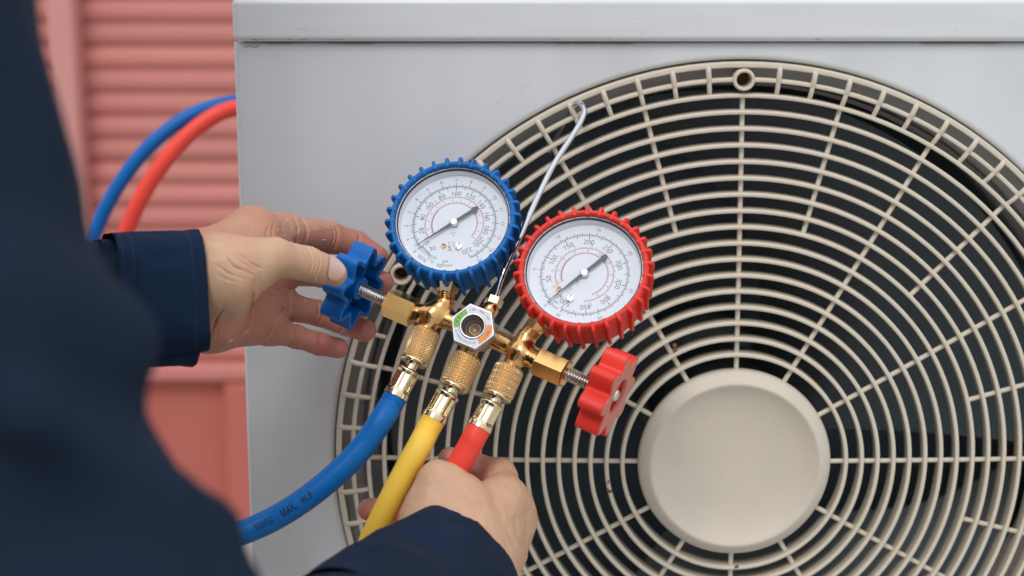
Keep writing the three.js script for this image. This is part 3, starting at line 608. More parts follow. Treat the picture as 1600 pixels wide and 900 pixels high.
const red = hose('charging_hose', 'red rubber hose gripped in the hand below the red gauge', hoseRed, [797, 574], [775, 623], [770, 629], [748, 670],
  [at(735, 695, 0.148), at(716, 728, 0.150), at(692, 770, 0.150), at(655, 808, 0.150), at(612, 842, 0.148), at(585, 880, 0.142), at(570, 960, 0.13), at(560, 1250, 0.09)]);
{ // printing on the blue hose
  const c = blue.curve, W = 1024, H = 128;
  const tex = canvasTex(W, H, (x) => { x.clearRect(0, 0, W, H); x.fillStyle = '#0a1320'; x.font = 'bold 104px sans-serif'; x.textBaseline = 'middle'; x.textAlign = 'left'; x.globalAlpha = 0.5; x.fillText('500PSI', 10, 66); x.globalAlpha = 0.72; x.fillText('MAX.', 470, 66); x.fillText('W.P', 810, 66); });
  const P = [], U = [], N = [], I = [], nu = 60, nv = 8, target = [at(398, 832, 0.17), at(492, 773, 0.165)];
  let u0 = 0, u1 = 0, d0 = 9, d1 = 9;
  for (let i = 0; i <= 2000; i++) { const p = c.getPointAt(i / 2000), a = p.distanceTo(target[0]), b = p.distanceTo(target[1]); if (a < d0) { d0 = a; u0 = i / 2000; } if (b < d1) { d1 = b; u1 = i / 2000; } }
  for (let i = 0; i <= nu; i++) {
    const u = u0 + (u1 - u0) * i / nu, p = c.getPointAt(u), t = c.getTangentAt(u).multiplyScalar(Math.sign(u1 - u0));
    const front = TOCAM.clone().addScaledVector(t, -TOCAM.dot(t)).normalize(), side = t.clone().cross(front).negate();
    for (let j = 0; j <= nv; j++) { const a = (j / nv - 0.5) * 1.05 + 0.12, n = front.clone().multiplyScalar(Math.cos(a)).addScaledVector(side, Math.sin(a)); const q = p.clone().addScaledVector(n, HR + 0.00015); P.push(q.x, q.y, q.z); N.push(n.x, n.y, n.z); U.push(i / nu, j / nv); }
  }
  for (let i = 0; i < nu; i++) for (let j = 0; j < nv; j++) { const a = i * (nv + 1) + j, b = a + nv + 1; I.push(a, b, a + 1, b, b + 1, a + 1); }
  const g = new THREE.BufferGeometry(); g.setAttribute('position', new THREE.Float32BufferAttribute(P, 3)); g.setAttribute('normal', new THREE.Float32BufferAttribute(N, 3)); g.setAttribute('uv', new THREE.Float32BufferAttribute(U, 2)); g.setIndex(I);
  part('printed_text', g, new THREE.MeshStandardMaterial({ map: tex, transparent: true, roughness: 0.5 }), blue.tm);
}
// the two hoses arching behind the unit
for (const [label, mat, pts, r] of [
  ['blue hose arching out from behind the white unit', hoseBlue, [[470, 190, -0.44], [420, 162, -0.42], [365, 160, -0.40], [300, 179, -0.385], [238, 224, -0.375], [190, 282, -0.37], [156, 345, -0.37], [130, 420, -0.37], [110, 560, -0.38], [100, 760, -0.40], [90, 1050, -0.42]], 0.0060],
  ['red hose arching below the blue one from behind the white unit', hoseRed, [[480, 215, -0.42], [430, 180, -0.40], [365, 170, -0.385], [312, 196, -0.375], [262, 246, -0.365], [222, 306, -0.36], [196, 365, -0.36], [178, 430, -0.36], [150, 560, -0.37], [130, 780, -0.39], [120, 1050, -0.41]], 0.0067]]) {
  const T = thing('refrigerant_hose', label, 'hose');
  part('hose_tube', tube(pts.map(p => at(...p)), r, 160, 24), mat, T);
}

// ================================================================ person
const PERSON = thing('person', 'person in a dark navy work jacket turning the blue handwheel', 'person');
const skinBump = dataTex(256, 256, (u, v) => { const a = Math.abs(noise3(u * 40, v * 22, 2)), b = Math.abs(noise3(u * 90, v * 90, 6)); return 0.35 + 0.4 * a + 0.25 * b; }, false, [28, 28]);
const skin = phys([1, 1, 1], 0.5, 0, { vertexColors: true, bumpMap: skinBump, bumpScale: 0.00014, specularIntensity: 0.7 });
const geos = [];
const TAN = [0.60, 0.365, 0.235], PALM = [0.47, 0.205, 0.138], TIP = [0.52, 0.185, 0.150];
const mix3 = (a, b, t) => [a[0] + (b[0] - a[0]) * t, a[1] + (b[1] - a[1]) * t, a[2] + (b[2] - a[2]) * t];
{ // left hand on the blue handwheel
  const A = (a) => at(a[0], a[1], a[2]);
  const F = {
    thumb: [[[352, 428, 0.158], 0.0195], [[428, 402, 0.148], 0.0104], [[478, 412, 0.131], 0.0093], [[500, 419, 0.1245], 0.0081], [[523, 428, 0.118], 0.0070]],
    index: [[[441, 361, 0.072], 0.0098], [[510, 370, 0.048], 0.0093], [[555, 382, 0.041], 0.0080], [[589, 400, 0.044], 0.0064]],
    middle: [[[446, 420, 0.064], 0.0098], [[505, 425, 0.033], 0.0090], [[560, 430, 0.030], 0.0080], [[598, 441, 0.040], 0.0066]],
    ring: [[[436, 477, 0.072], 0.0086], [[492, 488, 0.057], 0.0074], [[537, 504, 0.054], 0.0070], [[570, 516, 0.062], 0.0068]],
    pinky: [[[416, 514, 0.088], 0.0084], [[459, 525, 0.078], 0.0067], [[497, 537, 0.076], 0.0064], [[528, 544, 0.081], 0.0060]],
  };
  const fin = {}; for (const k in F) fin[k] = chain(F[k].map(([p, r]) => [A(p), r]), 0.003);
  const palmCaps = [
    capsule(A([240, 440, 0.168]), A([324, 434, 0.150]), 0.015, 0.0225), capsule(A([240, 475, 0.165]), A([324, 483, 0.145]), 0.015, 0.0205),
    capsule(A([330, 408, 0.135]), A([393, 364, 0.105]), 0.0185, 0.0125), capsule(A([393, 364, 0.105]), A([441, 361, 0.072]), 0.0125, 0.0098),
    capsule(A([330, 440, 0.128]), A([446, 420, 0.064]), 0.017, 0.0098), capsule(A([330, 470, 0.130]), A([436, 477, 0.070]), 0.017, 0.0090),
    capsule(A([328, 498, 0.145]), A([418, 513, 0.090]), 0.0172, 0.0092), capsule(A([352, 428, 0.156]), A([395, 415, 0.146]), 0.0185, 0.013),
    capsule(A([400, 395, 0.115]), A([432, 385, 0.085]), 0.009, 0.007),
  ];
  const palm = (x, y, z) => { let d = palmCaps[0](x, y, z); for (let i = 1; i < palmCaps.length; i++) d = smin(d, palmCaps[i](x, y, z), 0.012); return d; };
  // flexion creases across fingers and lines in the palm
  const crease = []; const addC = (f, i, t, dep, w) => { const a = A(F[f][i][0]), b = A(F[f][i + 1][0]); crease.push({ p: a.clone().lerp(b, t), d: b.clone().sub(a).normalize(), dep, w, f }); };
  addC('index', 0, 0.92, 0.0011, 0.0009); addC('index', 0, 1.0, 0.0012, 0.0010); addC('index', 1, 0.92, 0.0009, 0.0008); addC('index', 0, 0.05, 0.0011, 0.001); addC('index', 0, 0.30, 0.0012, 0.0011);
  addC('ring', 0, 0.02, 0.0011, 0.0010); addC('ring', 0, 0.90, 0.0009, 0.0008); addC('ring', 0, 1.0, 0.0009, 0.0008); addC('ring', 1, 0.95, 0.0007, 0.0008);
  addC('pinky', 0, 0.85, 0.0009, 0.0008); addC('pinky', 0, 0.97, 0.0007, 0.0008); addC('pinky', 1, 0.9, 0.0008, 0.0008);
  addC('thumb', 1, 0.80, 0.0005, 0.0007); addC('thumb', 1, 0.92, 0.0006, 0.0007); addC('thumb', 1, 1.02, 0.0006, 0.0007); addC('thumb', 2, 0.2, 0.0004, 0.0006);
  const lines = [ // photo-traced palm lines as points on the palm, thickness in metres
    [[[398, 436], [392, 470], [388, 500], [372, 538]], 0.0012, 0.0010], [[[462, 456], [446, 480], [436, 494]], 0.0011, 0.0010], [[[352, 468], [338, 500], [328, 520]], 0.0006, 0.0009],
    [[[362, 486], [348, 508], [336, 530]], 0.0005, 0.0008], [[[424, 440], [440, 462]], 0.0005, 0.0007], [[[345, 398], [368, 418], [396, 432]], 0.0005, 0.0009], [[[356, 392], [380, 412], [402, 424]], 0.0006, 0.0009], [[[372, 396], [392, 410], [412, 420]], 0.0004, 0.0008], [[[338, 415], [362, 430], [384, 438]], 0.0006, 0.0009],
    [[[429, 345], [426, 358], [428, 374]], 0.0005, 0.0009], [[[452, 350], [456, 366], [461, 380]], 0.0007, 0.0010], [[[400, 452], [426, 464]], 0.0004, 0.0007], [[[430, 506], [418, 528], [413, 540]], 0.001, 0.0011], [[[350, 402], [374, 420], [398, 430]], 0.0005, 0.0008], [[[364, 393], [386, 408], [406, 420]], 0.0006, 0.0008], [[[340, 428], [360, 440], [386, 446]], 0.0004, 0.0008], [[[345, 485], [333, 510], [325, 532]], 0.0004, 0.0007], [[[375, 480], [360, 510], [346, 536]], 0.0004, 0.0007], [[[406, 470], [420, 482], [430, 490]], 0.0004, 0.0007], [[[404, 486], [416, 500], [420, 512]], 0.0004, 0.0007], [[[410, 448], [432, 452], [452, 450]], 0.0004, 0.0007], [[[442, 348], [441, 362], [446, 376]], 0.0004, 0.0007], [[[420, 350], [417, 362], [419, 374]], 0.0004, 0.0007],
  ].map(([pts, dep, w]) => ({ pts: pts.map(p => at(p[0], p[1], 0.115)), dep: dep * 1.45, w: w * 0.72, L: pts.length - 1 }));
  let segT = 0; const segD = (x, y, a, b) => { const bx = b.x - a.x, by = b.y - a.y, t = segT = clamp(((x - a.x) * bx + (y - a.y) * by) / (bx * bx + by * by), 0, 1); return Math.hypot(x - a.x - bx * t, y - a.y - by * t); };
  const toPlane = (x, y, z) => { const t = (0.115 - EYE.z) / (z - EYE.z); return [EYE.x + (x - EYE.x) * t, EYE.y + (y - EYE.y) * t]; };
  const f = (x, y, z) => {
    const p = palm(x, y, z); let d = p, own = 'palm';
    for (const k in fin) { const q = smin(p, fin[k](x, y, z), k === 'thumb' ? 0.007 : 0.006); if (q < d) { d = q; own = k; } }
    if (Math.abs(d) < 0.004) {
      for (const c of crease) { const dx = x - c.p.x, dy = y - c.p.y, dz = z - c.p.z; if (dx * dx + dy * dy + dz * dz > 0.0002 || own !== c.f && own !== 'palm') continue; const s = dx * c.d.x + dy * c.d.y + dz * c.d.z + 0.0006 * noise3(x * 300, y * 300, z * 300); d += c.dep * Math.exp(-((s / c.w) ** 2)); }
      const [qx, qy] = toPlane(x, y, z), wn = noise3(x * 190, y * 190, 3), wx = 0.0009 * noise3(x * 150, y * 150, 9), wy = 0.0009 * wn;
      if (own === 'palm' || own === 'thumb' || own === 'index') for (const l of lines) { let m = 1, t = 0; for (let i = 0; i < l.L; i++) { const q = segD(qx + wx, qy + wy, l.pts[i], l.pts[i + 1]); if (q < m) { m = q; t = (i + segT) / l.L; } } if (m < 0.004) d += l.dep * Math.pow(Math.sin(Math.PI * clamp(t * 0.94 + 0.03, 0, 1)), 0.7) * (0.8 + 0.35 * wn) * Math.exp(-((m / l.w) ** 2)); }
      d += 0.00016 * noise3(x * 240, y * 150, z * 190);
    }
    return d;
  };
  const tips = ['index', 'middle', 'ring', 'pinky', 'thumb'].map(k => A(F[k][F[k].length - 1][0]));
  const lo = V(1, 1, 1), hi = V(-1, -1, -1), bb = new THREE.Box3(); for (const k in F) for (const [p] of F[k]) bb.expandByPoint(A(p)); bb.expandByPoint(A([270, 440, 0.17])); bb.expandByPoint(A([300, 520, 0.15])); bb.expandByScalar(0.022);
  bb.min.x = at(262, 450, 0.16).x;
  const palmC = A([385, 470, 0.12]);
  const g = nets(f, bb.min, bb.max, 0.0008, (x, y, z, nx, ny, nz) => {
    let t = 1; for (const p of tips) t = Math.min(t, Math.hypot(x - p.x, y - p.y, z - p.z)); 
    const tip = 1 - sstep(0.008, 0.022, t), th = fin.thumb(x, y, z);
    const palmar = clamp(1 - sstep(0.001, 0.008, th) , 0, 1);
    let c = mix3(PALM, TAN, palmar); c = mix3(c, TIP, tip * (palmar > 0.5 ? 0.3 : 0.9));
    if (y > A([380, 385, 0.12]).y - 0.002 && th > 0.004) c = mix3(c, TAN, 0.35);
    const m = 1 + 0.09 * fbm(x * 150, y * 150, z * 150, 3) + 0.05 * noise3(x * 800, y * 800, z * 800);
    const blot = 0.12 * fbm(x * 90 + 5, y * 90, z * 90, 3);
    return [c[0] * m, c[1] * m * (1 - blot), c[2] * m * (1 - blot)];
  });
  geos.push(g);
  { // little curls of dry, peeling skin
    const P = g.attributes.position, N = g.attributes.normal, parts = [], spots = [[500, 352], [492, 361], [521, 366], [506, 374], [515, 358], [433, 360], [441, 370], [448, 347], [456, 379], [420, 365], [402, 468], [405, 506], [421, 520], [391, 520], [428, 455], [436, 447], [372, 498], [381, 516], [345, 520], [360, 532], [478, 471], [507, 511], [546, 551], [470, 546], [492, 433], [461, 431], [476, 440], [520, 452], [410, 530], [398, 488]];
    const best = spots.map(() => [1e9, -1]);
    for (let i = 0; i < P.count; i++) {
      if (N.getX(i) * TOCAM.x + N.getY(i) * TOCAM.y + N.getZ(i) * TOCAM.z < 0.3) continue;
      const v = V(P.getX(i), P.getY(i), P.getZ(i)).sub(EYE), z = v.dot(FWD), px = 800 + FOCAL * v.dot(RIGHT) / z, py = 450 - FOCAL * v.dot(UP) / z;
      spots.forEach(([a, b], k) => { const d = (px - a) ** 2 + (py - b) ** 2 + (z - 0.9) * 40; if (d < best[k][0]) best[k] = [d, i]; });
    }
    for (const [, i] of best) {
      if (i < 0) continue; const n = V(N.getX(i), N.getY(i), N.getZ(i)), c = V(P.getX(i), P.getY(i), P.getZ(i)), t = V(rnd() - 0.5, rnd() - 0.5, rnd() - 0.5).cross(n).normalize(), b = n.clone().cross(t), L = 0.0006 + rnd() * 0.0011, pts = [];
      for (let k = 0; k <= 5; k++) { const u = k / 5 - 0.5; pts.push(c.clone().addScaledVector(t, L * u * 2).addScaledVector(b, L * (u * u * rnd() * 2)).addScaledVector(n, 0.0002 + 0.0005 * rnd() * Math.abs(u))); }
      const q = tube(pts, 0.00013 + rnd() * 0.0001, 8, 5); q.userData = {}; parts.push(q);
    }
    part('peeling_skin', mergeGeometries(parts), std([0.74, 0.58, 0.47], 0.7), PERSON).userData.kind = 'stuff';
  }
  // thumbnail
  const a = A(F.thumb[3][0]), b = A(F.thumb[4][0]), y = b.clone().sub(a).normalize(), up = TOCAM.clone().addScaledVector(UP, 0.35); up.addScaledVector(y, -up.dot(y)).normalize(); const x = y.clone().cross(up);
  const P = [], I = [], n = 14; const c0 = a.clone().lerp(b, 0.42);
  for (let s = 0; s < 2; s++) for (let i = 0; i <= n; i++) for (let j = 0; j <= n; j++) {
    const u = i / n * 2 - 1, v = j / n * 2 - 1, k = Math.sqrt(Math.max(0, 1 - 0.42 * v * v)), kk = Math.sqrt(Math.max(0, 1 - 0.42 * u * u));
    const ang = u * k * 0.80, len = v * kk * 0.0066, rr = 0.0104 - 0.0009 * (v + 1) - (s ? 0.0009 : 0);
    const q = c0.clone().addScaledVector(y, len).addScaledVector(up, rr * Math.cos(ang) - 0.0004).addScaledVector(x, rr * Math.sin(ang)); P.push(q.x, q.y, q.z);
  }
  const o = (n + 1) * (n + 1); for (let s = 0; s < 2; s++) for (let i = 0; i < n; i++) for (let j = 0; j < n; j++) { const q = s * o + i * (n + 1) + j, r = q + n + 1; s ? I.push(q, q + 1, r, r, q + 1, r + 1) : I.push(q, r, q + 1, r, r + 1, q + 1); }
  const ng = new THREE.BufferGeometry(); ng.setAttribute('position', new THREE.Float32BufferAttribute(P, 3)); ng.setAttribute('uv', new THREE.Float32BufferAttribute(new Float32Array(P.length / 3 * 2), 2)); ng.setIndex(I); ng.computeVertexNormals();
  PERSON.userData.nail = null; delete PERSON.userData.nail;
  part('thumbnail', ng, phys([0.72, 0.47, 0.39], 0.28, 0, { clearcoat: 0.3, clearcoatRoughness: 0.25 }), PERSON);
}
{ // right hand round the red hose
  const A = (a) => at(a[0] - 9, a[1] + 7, a[2]);
  const F = {
    thumb: [[[676, 818, 0.176], 0.0125], [[682, 772, 0.174], 0.0098], [[692, 741, 0.168], 0.0082], [[708, 748, 0.165], 0.0072]],
    index: [[[797, 768, 0.146], 0.0112], [[788, 738, 0.128], 0.0098], [[754, 727, 0.120], 0.0086], [[712, 710, 0.128], 0.0068]],
    middle: [[[806, 782, 0.142], 0.0110], [[790, 760, 0.118], 0.0098], [[740, 756, 0.118], 0.0085], [[690, 765, 0.126], 0.0070]],
    ring: [[[808, 805, 0.136], 0.0108], [[780, 790, 0.110], 0.0095], [[710, 790, 0.116], 0.0082], [[640, 790, 0.124], 0.0068], [[584, 789, 0.126], 0.0062]],
    pinky: [[[800, 832, 0.134], 0.0100], [[770, 825, 0.112], 0.0085], [[710, 822, 0.116], 0.0072], [[660, 824, 0.122], 0.0062]],
  };
  const fin = {}; for (const k in F) fin[k] = chain(F[k].map(([p, r]) => [A(p), r]), 0.004);
  const caps = [
    capsule(A([670, 980, 0.26]), A([712, 878, 0.190]), 0.029, 0.0265), capsule(A([712, 878, 0.190]), A([720, 800, 0.172]), 0.0265, 0.0165),
    capsule(A([720, 800, 0.174]), A([728, 772, 0.172]), 0.0165, 0.0112), capsule(A([715, 870, 0.185]), A([788, 775, 0.150]), 0.022, 0.0122),
    capsule(A([725, 880, 0.185]), A([800, 795, 0.142]), 0.022, 0.0122), capsule(A([735, 890, 0.180]), A([800, 826, 0.138]), 0.021, 0.0122),
    capsule(A([692, 860, 0.188]), A([676, 805, 0.178]), 0.021, 0.0115), capsule(A([708, 800, 0.172]), A([704, 762, 0.168]), 0.013, 0.0085),
    capsule(A([740, 900, 0.185]), A([785, 862, 0.150]), 0.022, 0.0120),
  ];
  const palm = (x, y, z) => { let d = caps[0](x, y, z); for (let i = 1; i < caps.length; i++) d = smin(d, caps[i](x, y, z), 0.016); return d; };
  const f = (x, y, z) => { const p = palm(x, y, z); let d = p; for (const k in fin) d = Math.min(d, smin(p, fin[k](x, y, z), k === 'index' ? 0.0035 : 0.007)); for (const q of knuckles) d = smin(d, q(x, y, z), 0.008); return d + 0.00045 * noise3(x * 130, y * 130, z * 130) + 0.0003 * noise3(x * 330, y * 330, z * 330); };
  const knuckles = [capsule(A([798, 772, 0.152]), A([800, 776, 0.150]), 0.0105, 0.0105), capsule(A([812, 800, 0.143]), A([812, 804, 0.142]), 0.0105, 0.0105), capsule(A([693, 742, 0.170]), A([698, 746, 0.170]), 0.0078, 0.0078), capsule(A([730, 840, 0.178]), A([790, 778, 0.158]), 0.0115, 0.0085)];
  const bb = new THREE.Box3(); for (const k in F) for (const [p] of F[k]) bb.expandByPoint(A(p)); bb.expandByPoint(A([690, 930, 0.22])); bb.expandByScalar(0.03); 
  const tips = ['index', 'ring'].map(k => A(F[k][F[k].length - 1][0])); tips.push(A(F.index[2][0]));
  geos.push(nets(f, bb.min, bb.max, 0.0016, (x, y, z) => {
    let t = 1; for (const p of tips) t = Math.min(t, Math.hypot(x - p.x, y - p.y, z - p.z));
    const c = mix3(TAN, TIP, (1 - sstep(0.010, 0.026, t)) * 0.7), m = 1 + 0.08 * fbm(x * 150, y * 150, z * 150, 3);
    return c.map(v => v * m);
  }));
}
// joints of the rest of the figure
const J = {
  rs: pd(-318, -250, 0.555), re: pd(125, 1385, 0.61), rw: at(695, 922, 0.20),
  ls: V(-0.665, 0.40, 0.20), le: V(-0.545, 0.105, 0.225), lw: at(200, 462, 0.166),
};
J.chest = J.rs.clone().lerp(J.ls, 0.5).add(V(-0.015, -0.14, 0.02)); J.neck = J.rs.clone().lerp(J.ls, 0.5).add(V(0.015, 0.06, -0.01)); J.pelvis = J.chest.clone().add(V(-0.10, -0.36, 0.10)); J.head = J.neck.clone().add(V(0.07, 0.17, -0.08));
const fwdP = V(0.62, 0, -0.78).normalize(), leftP = V(-0.78, 0, -0.62).normalize();
{ // head and neck (above the frame)
  const h = J.head, o = (f, l, u) => h.clone().addScaledVector(fwdP, f).addScaledVector(leftP, l).add(V(0, u, 0));
  const caps = [capsule(J.neck.clone().add(V(0, -0.08, 0)), o(-0.03, 0, -0.05), 0.062, 0.052), capsule(o(-0.03, 0, 0.035), o(0.02, 0, 0.03), 0.076, 0.072), capsule(o(0.03, 0, -0.02), o(0.045, 0, -0.075), 0.055, 0.032), capsule(o(0.088, 0, 0.015), o(0.105, 0, -0.022), 0.009, 0.013),
    capsule(o(-0.012, 0.073, 0.012), o(-0.008, 0.075, -0.022), 0.012, 0.008), capsule(o(-0.012, -0.073, 0.012), o(-0.008, -0.075, -0.022), 0.012, 0.008), capsule(o(0.075, 0.02, -0.052), o(0.075, -0.02, -0.052), 0.010, 0.010)];
  const eyes = [o(0.092, 0.031, 0.012), o(0.092, -0.031, 0.012)];
  const f = (x, y, z) => { let d = caps[0](x, y, z); for (let i = 1; i < caps.length; i++) d = smin(d, caps[i](x, y, z), i < 4 ? 0.03 : 0.012); for (const e of eyes) { const q = 0.013 - Math.hypot(x - e.x, y - e.y, z - e.z); d = -smin(-d, -q, 0.012); } return d; };
  const bb = new THREE.Box3().setFromCenterAndSize(h, V(0.34, 0.42, 0.34)); bb.min.y = J.neck.y - 0.14;
  geos.push(nets(f, bb.min, bb.max, 0.006, () => TAN));
  const hf = (x, y, z) => { let d = capsule(o(-0.035, 0, 0.045), o(0.0, 0, 0.05), 0.084, 0.080)(x, y, z); const cut = (x - h.x) * fwdP.x + (z - h.z) * fwdP.z; const low = (h.y + 0.045 - (y)) - Math.max(0, -cut) * 1.2; return Math.max(d, low * 0.8) + 0.004 * noise3(x * 60, y * 60, z * 60); };
  part('hair', nets(hf, h.clone().addScalar(-0.17), h.clone().addScalar(0.17), 0.007), std([0.012, 0.011, 0.010], 0.7), PERSON);
  for (const e of eyes) { const s = part('eye', new THREE.SphereGeometry(0.012, 16, 12), std([0.7, 0.68, 0.65], 0.2), PERSON); s.position.copy(e).addScaledVector(fwdP, -0.009); }
}
part('body', mergeGeometries(geos), skin, PERSON);

// jacket
const cloth = dataTex(128, 128, (u, v, i, j) => 0.5 + 0.3 * (((i + j) & 3) < 2 ? 1 : -1) * (0.7 + 0.3 * hash3(i, j, 4)), false);
const clothTex = cloth.clone(); clothTex.repeat.set(34, 34); clothTex.needsUpdate = true;
const NAVY = [0.0062, 0.0182, 0.047];
const jacketM = phys([0.0072, 0.0165, 0.034], 0.85, 0, { specularIntensity: 0.3, sheen: 0.10, sheenRoughness: 0.5, sheenColor: new THREE.Color().setRGB(0.10, 0.2, 0.42) });
const cuffM = phys(NAVY, 0.85, 0, { specularIntensity: 0.3, sheen: 0.10, sheenRoughness: 0.5, sheenColor: new THREE.Color().setRGB(0.10, 0.2, 0.42), bumpMap: clothTex, bumpScale: 0.00025 });
const stitchM = std([0.018, 0.032, 0.066], 0.8);
{
  const hipL = J.pelvis.clone().addScaledVector(leftP, 0.09), hipR = J.pelvis.clone().addScaledVector(leftP, -0.09);
  const shL = J.ls.clone().add(V(0.03, -0.03, 0.02)), shR = J.rs.clone().add(V(-0.03, -0.03, -0.02));
  const caps = [
    capsule(J.chest.clone().addScaledVector(leftP, 0.07), hipL, 0.125, 0.115), capsule(J.chest.clone().addScaledVector(leftP, -0.07), hipR, 0.125, 0.115), capsule(shL, shR, 0.078, 0.078),
    capsule(J.neck.clone().add(V(-0.01, -0.05, 0)), J.neck, 0.085, 0.066),
    capsule(J.ls, J.le, 0.070, 0.054), capsule(J.le, J.lw, 0.054, 0.0335),
  ];
  const armR = [capsule(J.rs, pd(78, 960, 0.58), 0.052, 0.0475), capsule(pd(78, 960, 0.58), J.re, 0.0475, 0.051), capsule(J.re, J.rw, 0.051, 0.041), ];
  const fold = chain([[pd(100, 836, 0.57), 0.0150], [pd(312, 826, 0.57), 0.0150], [pd(316, 1010, 0.57), 0.0150]], 0.004);
  const elbow = capsule(pd(-60, 1020, 0.57), pd(182, 984, 0.57), 0.0485, 0.0465);
  const ridges = [[pd(-60, 460, 0.51), pd(232, 512, 0.555), 0.015, 0.008], [pd(-40, 590, 0.51), pd(60, 660, 0.51), 0.011, 0.007], [pd(60, 660, 0.51), pd(270, 750, 0.545), 0.011, 0.007]].map(([a, b, r, w]) => ({ c: capsule(a, b, 0, 0), r, w }));
  const f = (x, y, z) => {
    let d = caps[0](x, y, z); for (let i = 1; i < caps.length; i++) d = smin(d, caps[i](x, y, z), 0.05);
    let a = armR[0](x, y, z); for (let i = 1; i < armR.length; i++) a = smin(a, armR[i](x, y, z), 0.03);
    a = smin(smin(a, elbow(x, y, z), 0.010), fold(x, y, z), 0.006); d = smin(d, a, 0.03);
    for (const q of ridges) { const m = q.c(x, y, z); if (m < 0.06) d -= q.r * Math.exp(-((m / 0.018) ** 2)); }
    return d + 0.0042 * noise3(x * 26, y * 16, z * 26) + 0.0026 * noise3(x * 55 + 9, y * 40, z * 55);
  };
  part('jacket', nets(f, V(-0.86, -0.36, -0.02), V(-0.08, 0.60, 0.80), 0.006), jacketM, PERSON);
}
const sq = (v, p = 1) => Math.sign(v) * Math.pow(Math.abs(v), p);
function loft(sections, nu = 96, thick = 0.0016) { // sections: {c, x, y, rx, ry, rip}; double walled tube, closed at the last section
  const rows = [], P = [], U = [], I = [];
  let len = 0; sections.forEach((s, k) => { if (k) len += s.c.distanceTo(sections[k - 1].c); rows.push([s, 0, len]); });
  rows.push([sections[sections.length - 1], thick, len + thick]); for (let k = sections.length - 1; k >= 0; k--) rows.push([sections[k], thick, len * 2]);
  rows.forEach(([s, inset, l]) => { for (let i = 0; i <= nu; i++) { const a = i / nu * Math.PI * 2, w = (s.w ? s.w(a) : 0); const e = s.e ? s.e(a) : 0; const q = s.c.clone().addScaledVector(s.x, (s.rx + w - inset) * sq(Math.cos(a), s.p)).addScaledVector(s.y, (s.ry + w - inset) * sq(Math.sin(a), s.p)).addScaledVector(s.z, e); P.push(q.x, q.y, q.z); U.push(a * s.rx, l); } });
  for (let j = 0; j + 1 < rows.length; j++) for (let i = 0; i < nu; i++) { const a = j * (nu + 1) + i, b = a + nu + 1; I.push(a, a + 1, b, b, a + 1, b + 1); }
  const g = new THREE.BufferGeometry(); g.setAttribute('position', new THREE.Float32BufferAttribute(P, 3)); g.setAttribute('uv', new THREE.Float32BufferAttribute(U, 2)); g.setIndex(I); g.computeVertexNormals(); return g;
}
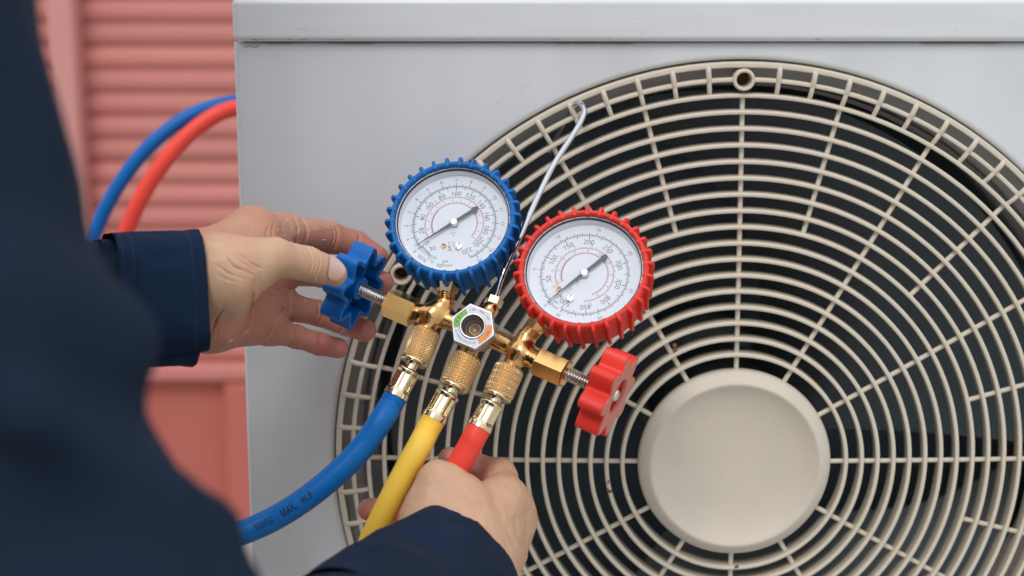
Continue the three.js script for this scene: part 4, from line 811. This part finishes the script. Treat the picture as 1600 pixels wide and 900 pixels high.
{ // left cuff (in focus)
  const mk = (x0, x1, y0, y1, z0, z1, ry, rx, n, opt = {}) => {
    const c0 = at(x0, y0, z0), c1 = at(x1, y1, z1), zz = c1.clone().sub(c0).normalize(), yy = UP.clone().addScaledVector(zz, -UP.dot(zz)).normalize(), xx = yy.clone().cross(zz), S = [];
    for (let k = 0; k <= n; k++) { const t = k / n; S.push({ p: 0.55, c: c0.clone().lerp(c1, t), x: xx, y: yy, z: zz, rx: rx, ry: ry * (1 + (opt.flare ?? 0) * (t - 0.5)), w: a => 0.0011 * noise3(Math.cos(a) * 2.2 + 4, Math.sin(a) * 2.2, t * 2.4 + (opt.s ?? 0)) + 0.0006 * noise3(Math.cos(a) * 6, Math.sin(a) * 6, t * 5) - 0.0006 * Math.exp(-(((t - 0.17) / 0.02) ** 2)) - 0.0005 * Math.exp(-(((t - 0.86) / 0.02) ** 2)), e: a => t * (opt.e ? opt.e(a) : 0) }); }
    return S;
  };
  const S = mk(172, 312, 461, 455, 0.172, 0.154, 0.0326, 0.0300, 40, { flare: -0.03, e: a => 0.0025 * Math.cos(a - 0.3) + 0.0018 * Math.sin(-a) });
  part('cuff', loft(S), cuffM, PERSON);
  const S2 = mk(150, 299, 474, 474, 0.166, 0.148, 0.0340, 0.0255, 30, { s: 7, e: a => 0 });
  part('sleeve_placket', loft(S2), cuffM, PERSON);
  // seam stitching round the cuff
  for (const t of [0.06, 0.17, 0.86]) {
    const s = S[Math.round(t * 40)], gs = [];
    for (let i = 0; i < 70; i++) { const a = (i / 70) * Math.PI * 2, w = s.w(a), q = s.c.clone().addScaledVector(s.x, (s.rx + w) * sq(Math.cos(a), s.p)).addScaledVector(s.y, (s.ry + w) * sq(Math.sin(a), s.p)).addScaledVector(s.z, s.e(a)); const b = new THREE.CapsuleGeometry(0.00022, 0.0016, 2, 5); const tan = s.x.clone().multiplyScalar(-s.rx * Math.sin(a)).addScaledVector(s.y, s.ry * Math.cos(a)).normalize(); b.applyQuaternion(new THREE.Quaternion().setFromUnitVectors(V(0, 1, 0), tan)); b.translate(q.x, q.y, q.z); gs.push(b); }
    part('stitching', mergeGeometries(gs), stitchM, PERSON);
  }
  // right cuff
  const c1 = at(690, 899, 0.190), c0 = J.re.clone().lerp(c1, 0.62), zz = c1.clone().sub(c0).normalize(), yy = UP.clone().addScaledVector(zz, -UP.dot(zz)).normalize(), xx = yy.clone().cross(zz), R = [];
  for (let k = 0; k <= 24; k++) { const t = k / 24; R.push({ c: c0.clone().lerp(c1, t), x: xx, y: yy, z: zz, rx: 0.044 - 0.007 * t, ry: 0.044 - 0.008 * t, w: a => 0.0032 * noise3(Math.cos(a) * 2 + 1, Math.sin(a) * 2, t * 3 + 2) + 0.0014 * noise3(Math.cos(a) * 5, Math.sin(a) * 5 + 3, t * 6), e: () => 0 }); }
  part('cuff', loft(R), cuffM, PERSON);
}
{ // legs: kneeling, out of the frame
  const K0 = J.pelvis, gy = -0.56;
  const leg = s => { const hip = K0.clone().addScaledVector(leftP, 0.09 * s), knee = hip.clone().addScaledVector(fwdP, s > 0 ? 0.30 : 0.32).setY(gy + 0.075), ank = knee.clone().addScaledVector(fwdP, -0.40).setY(gy + 0.06); return [hip, knee, ank]; };
  const L = leg(1), R = leg(-1);
  const caps = [capsule(L[0], L[1], 0.10, 0.07), capsule(L[1], L[2], 0.065, 0.05), capsule(R[0], R[1], 0.10, 0.07), capsule(R[1], R[2], 0.065, 0.05), capsule(L[0], R[0], 0.11, 0.11)];
  const f = (x, y, z) => { let d = caps[0](x, y, z); for (let i = 1; i < caps.length; i++) d = smin(d, caps[i](x, y, z), 0.03); return d; };
  const bb = new THREE.Box3(); for (const p of [...L, ...R]) bb.expandByPoint(p); bb.expandByScalar(0.13);
  part('trousers', nets(f, bb.min, bb.max, 0.010), std([0.012, 0.016, 0.024], 0.85), PERSON);
  for (const l of [L, R]) { const h = l[2].clone().addScaledVector(fwdP, 0.01), t = h.clone().addScaledVector(fwdP, -0.13).setY(gy + 0.05); const c = [capsule(h, t, 0.048, 0.04), capsule(t, t.clone().add(V(0, -0.005, 0)), 0.042, 0.042)]; const bx = new THREE.Box3().setFromPoints([h, t]).expandByScalar(0.07); part('shoe', nets((x, y, z) => smin(c[0](x, y, z), c[1](x, y, z), 0.02), bx.min, bx.max, 0.008), M.rubber, PERSON); }
}

scene.traverse(o => { if (o.isMesh) { o.castShadow = true; o.receiveShadow = true; } });
renderer.render(scene, camera);
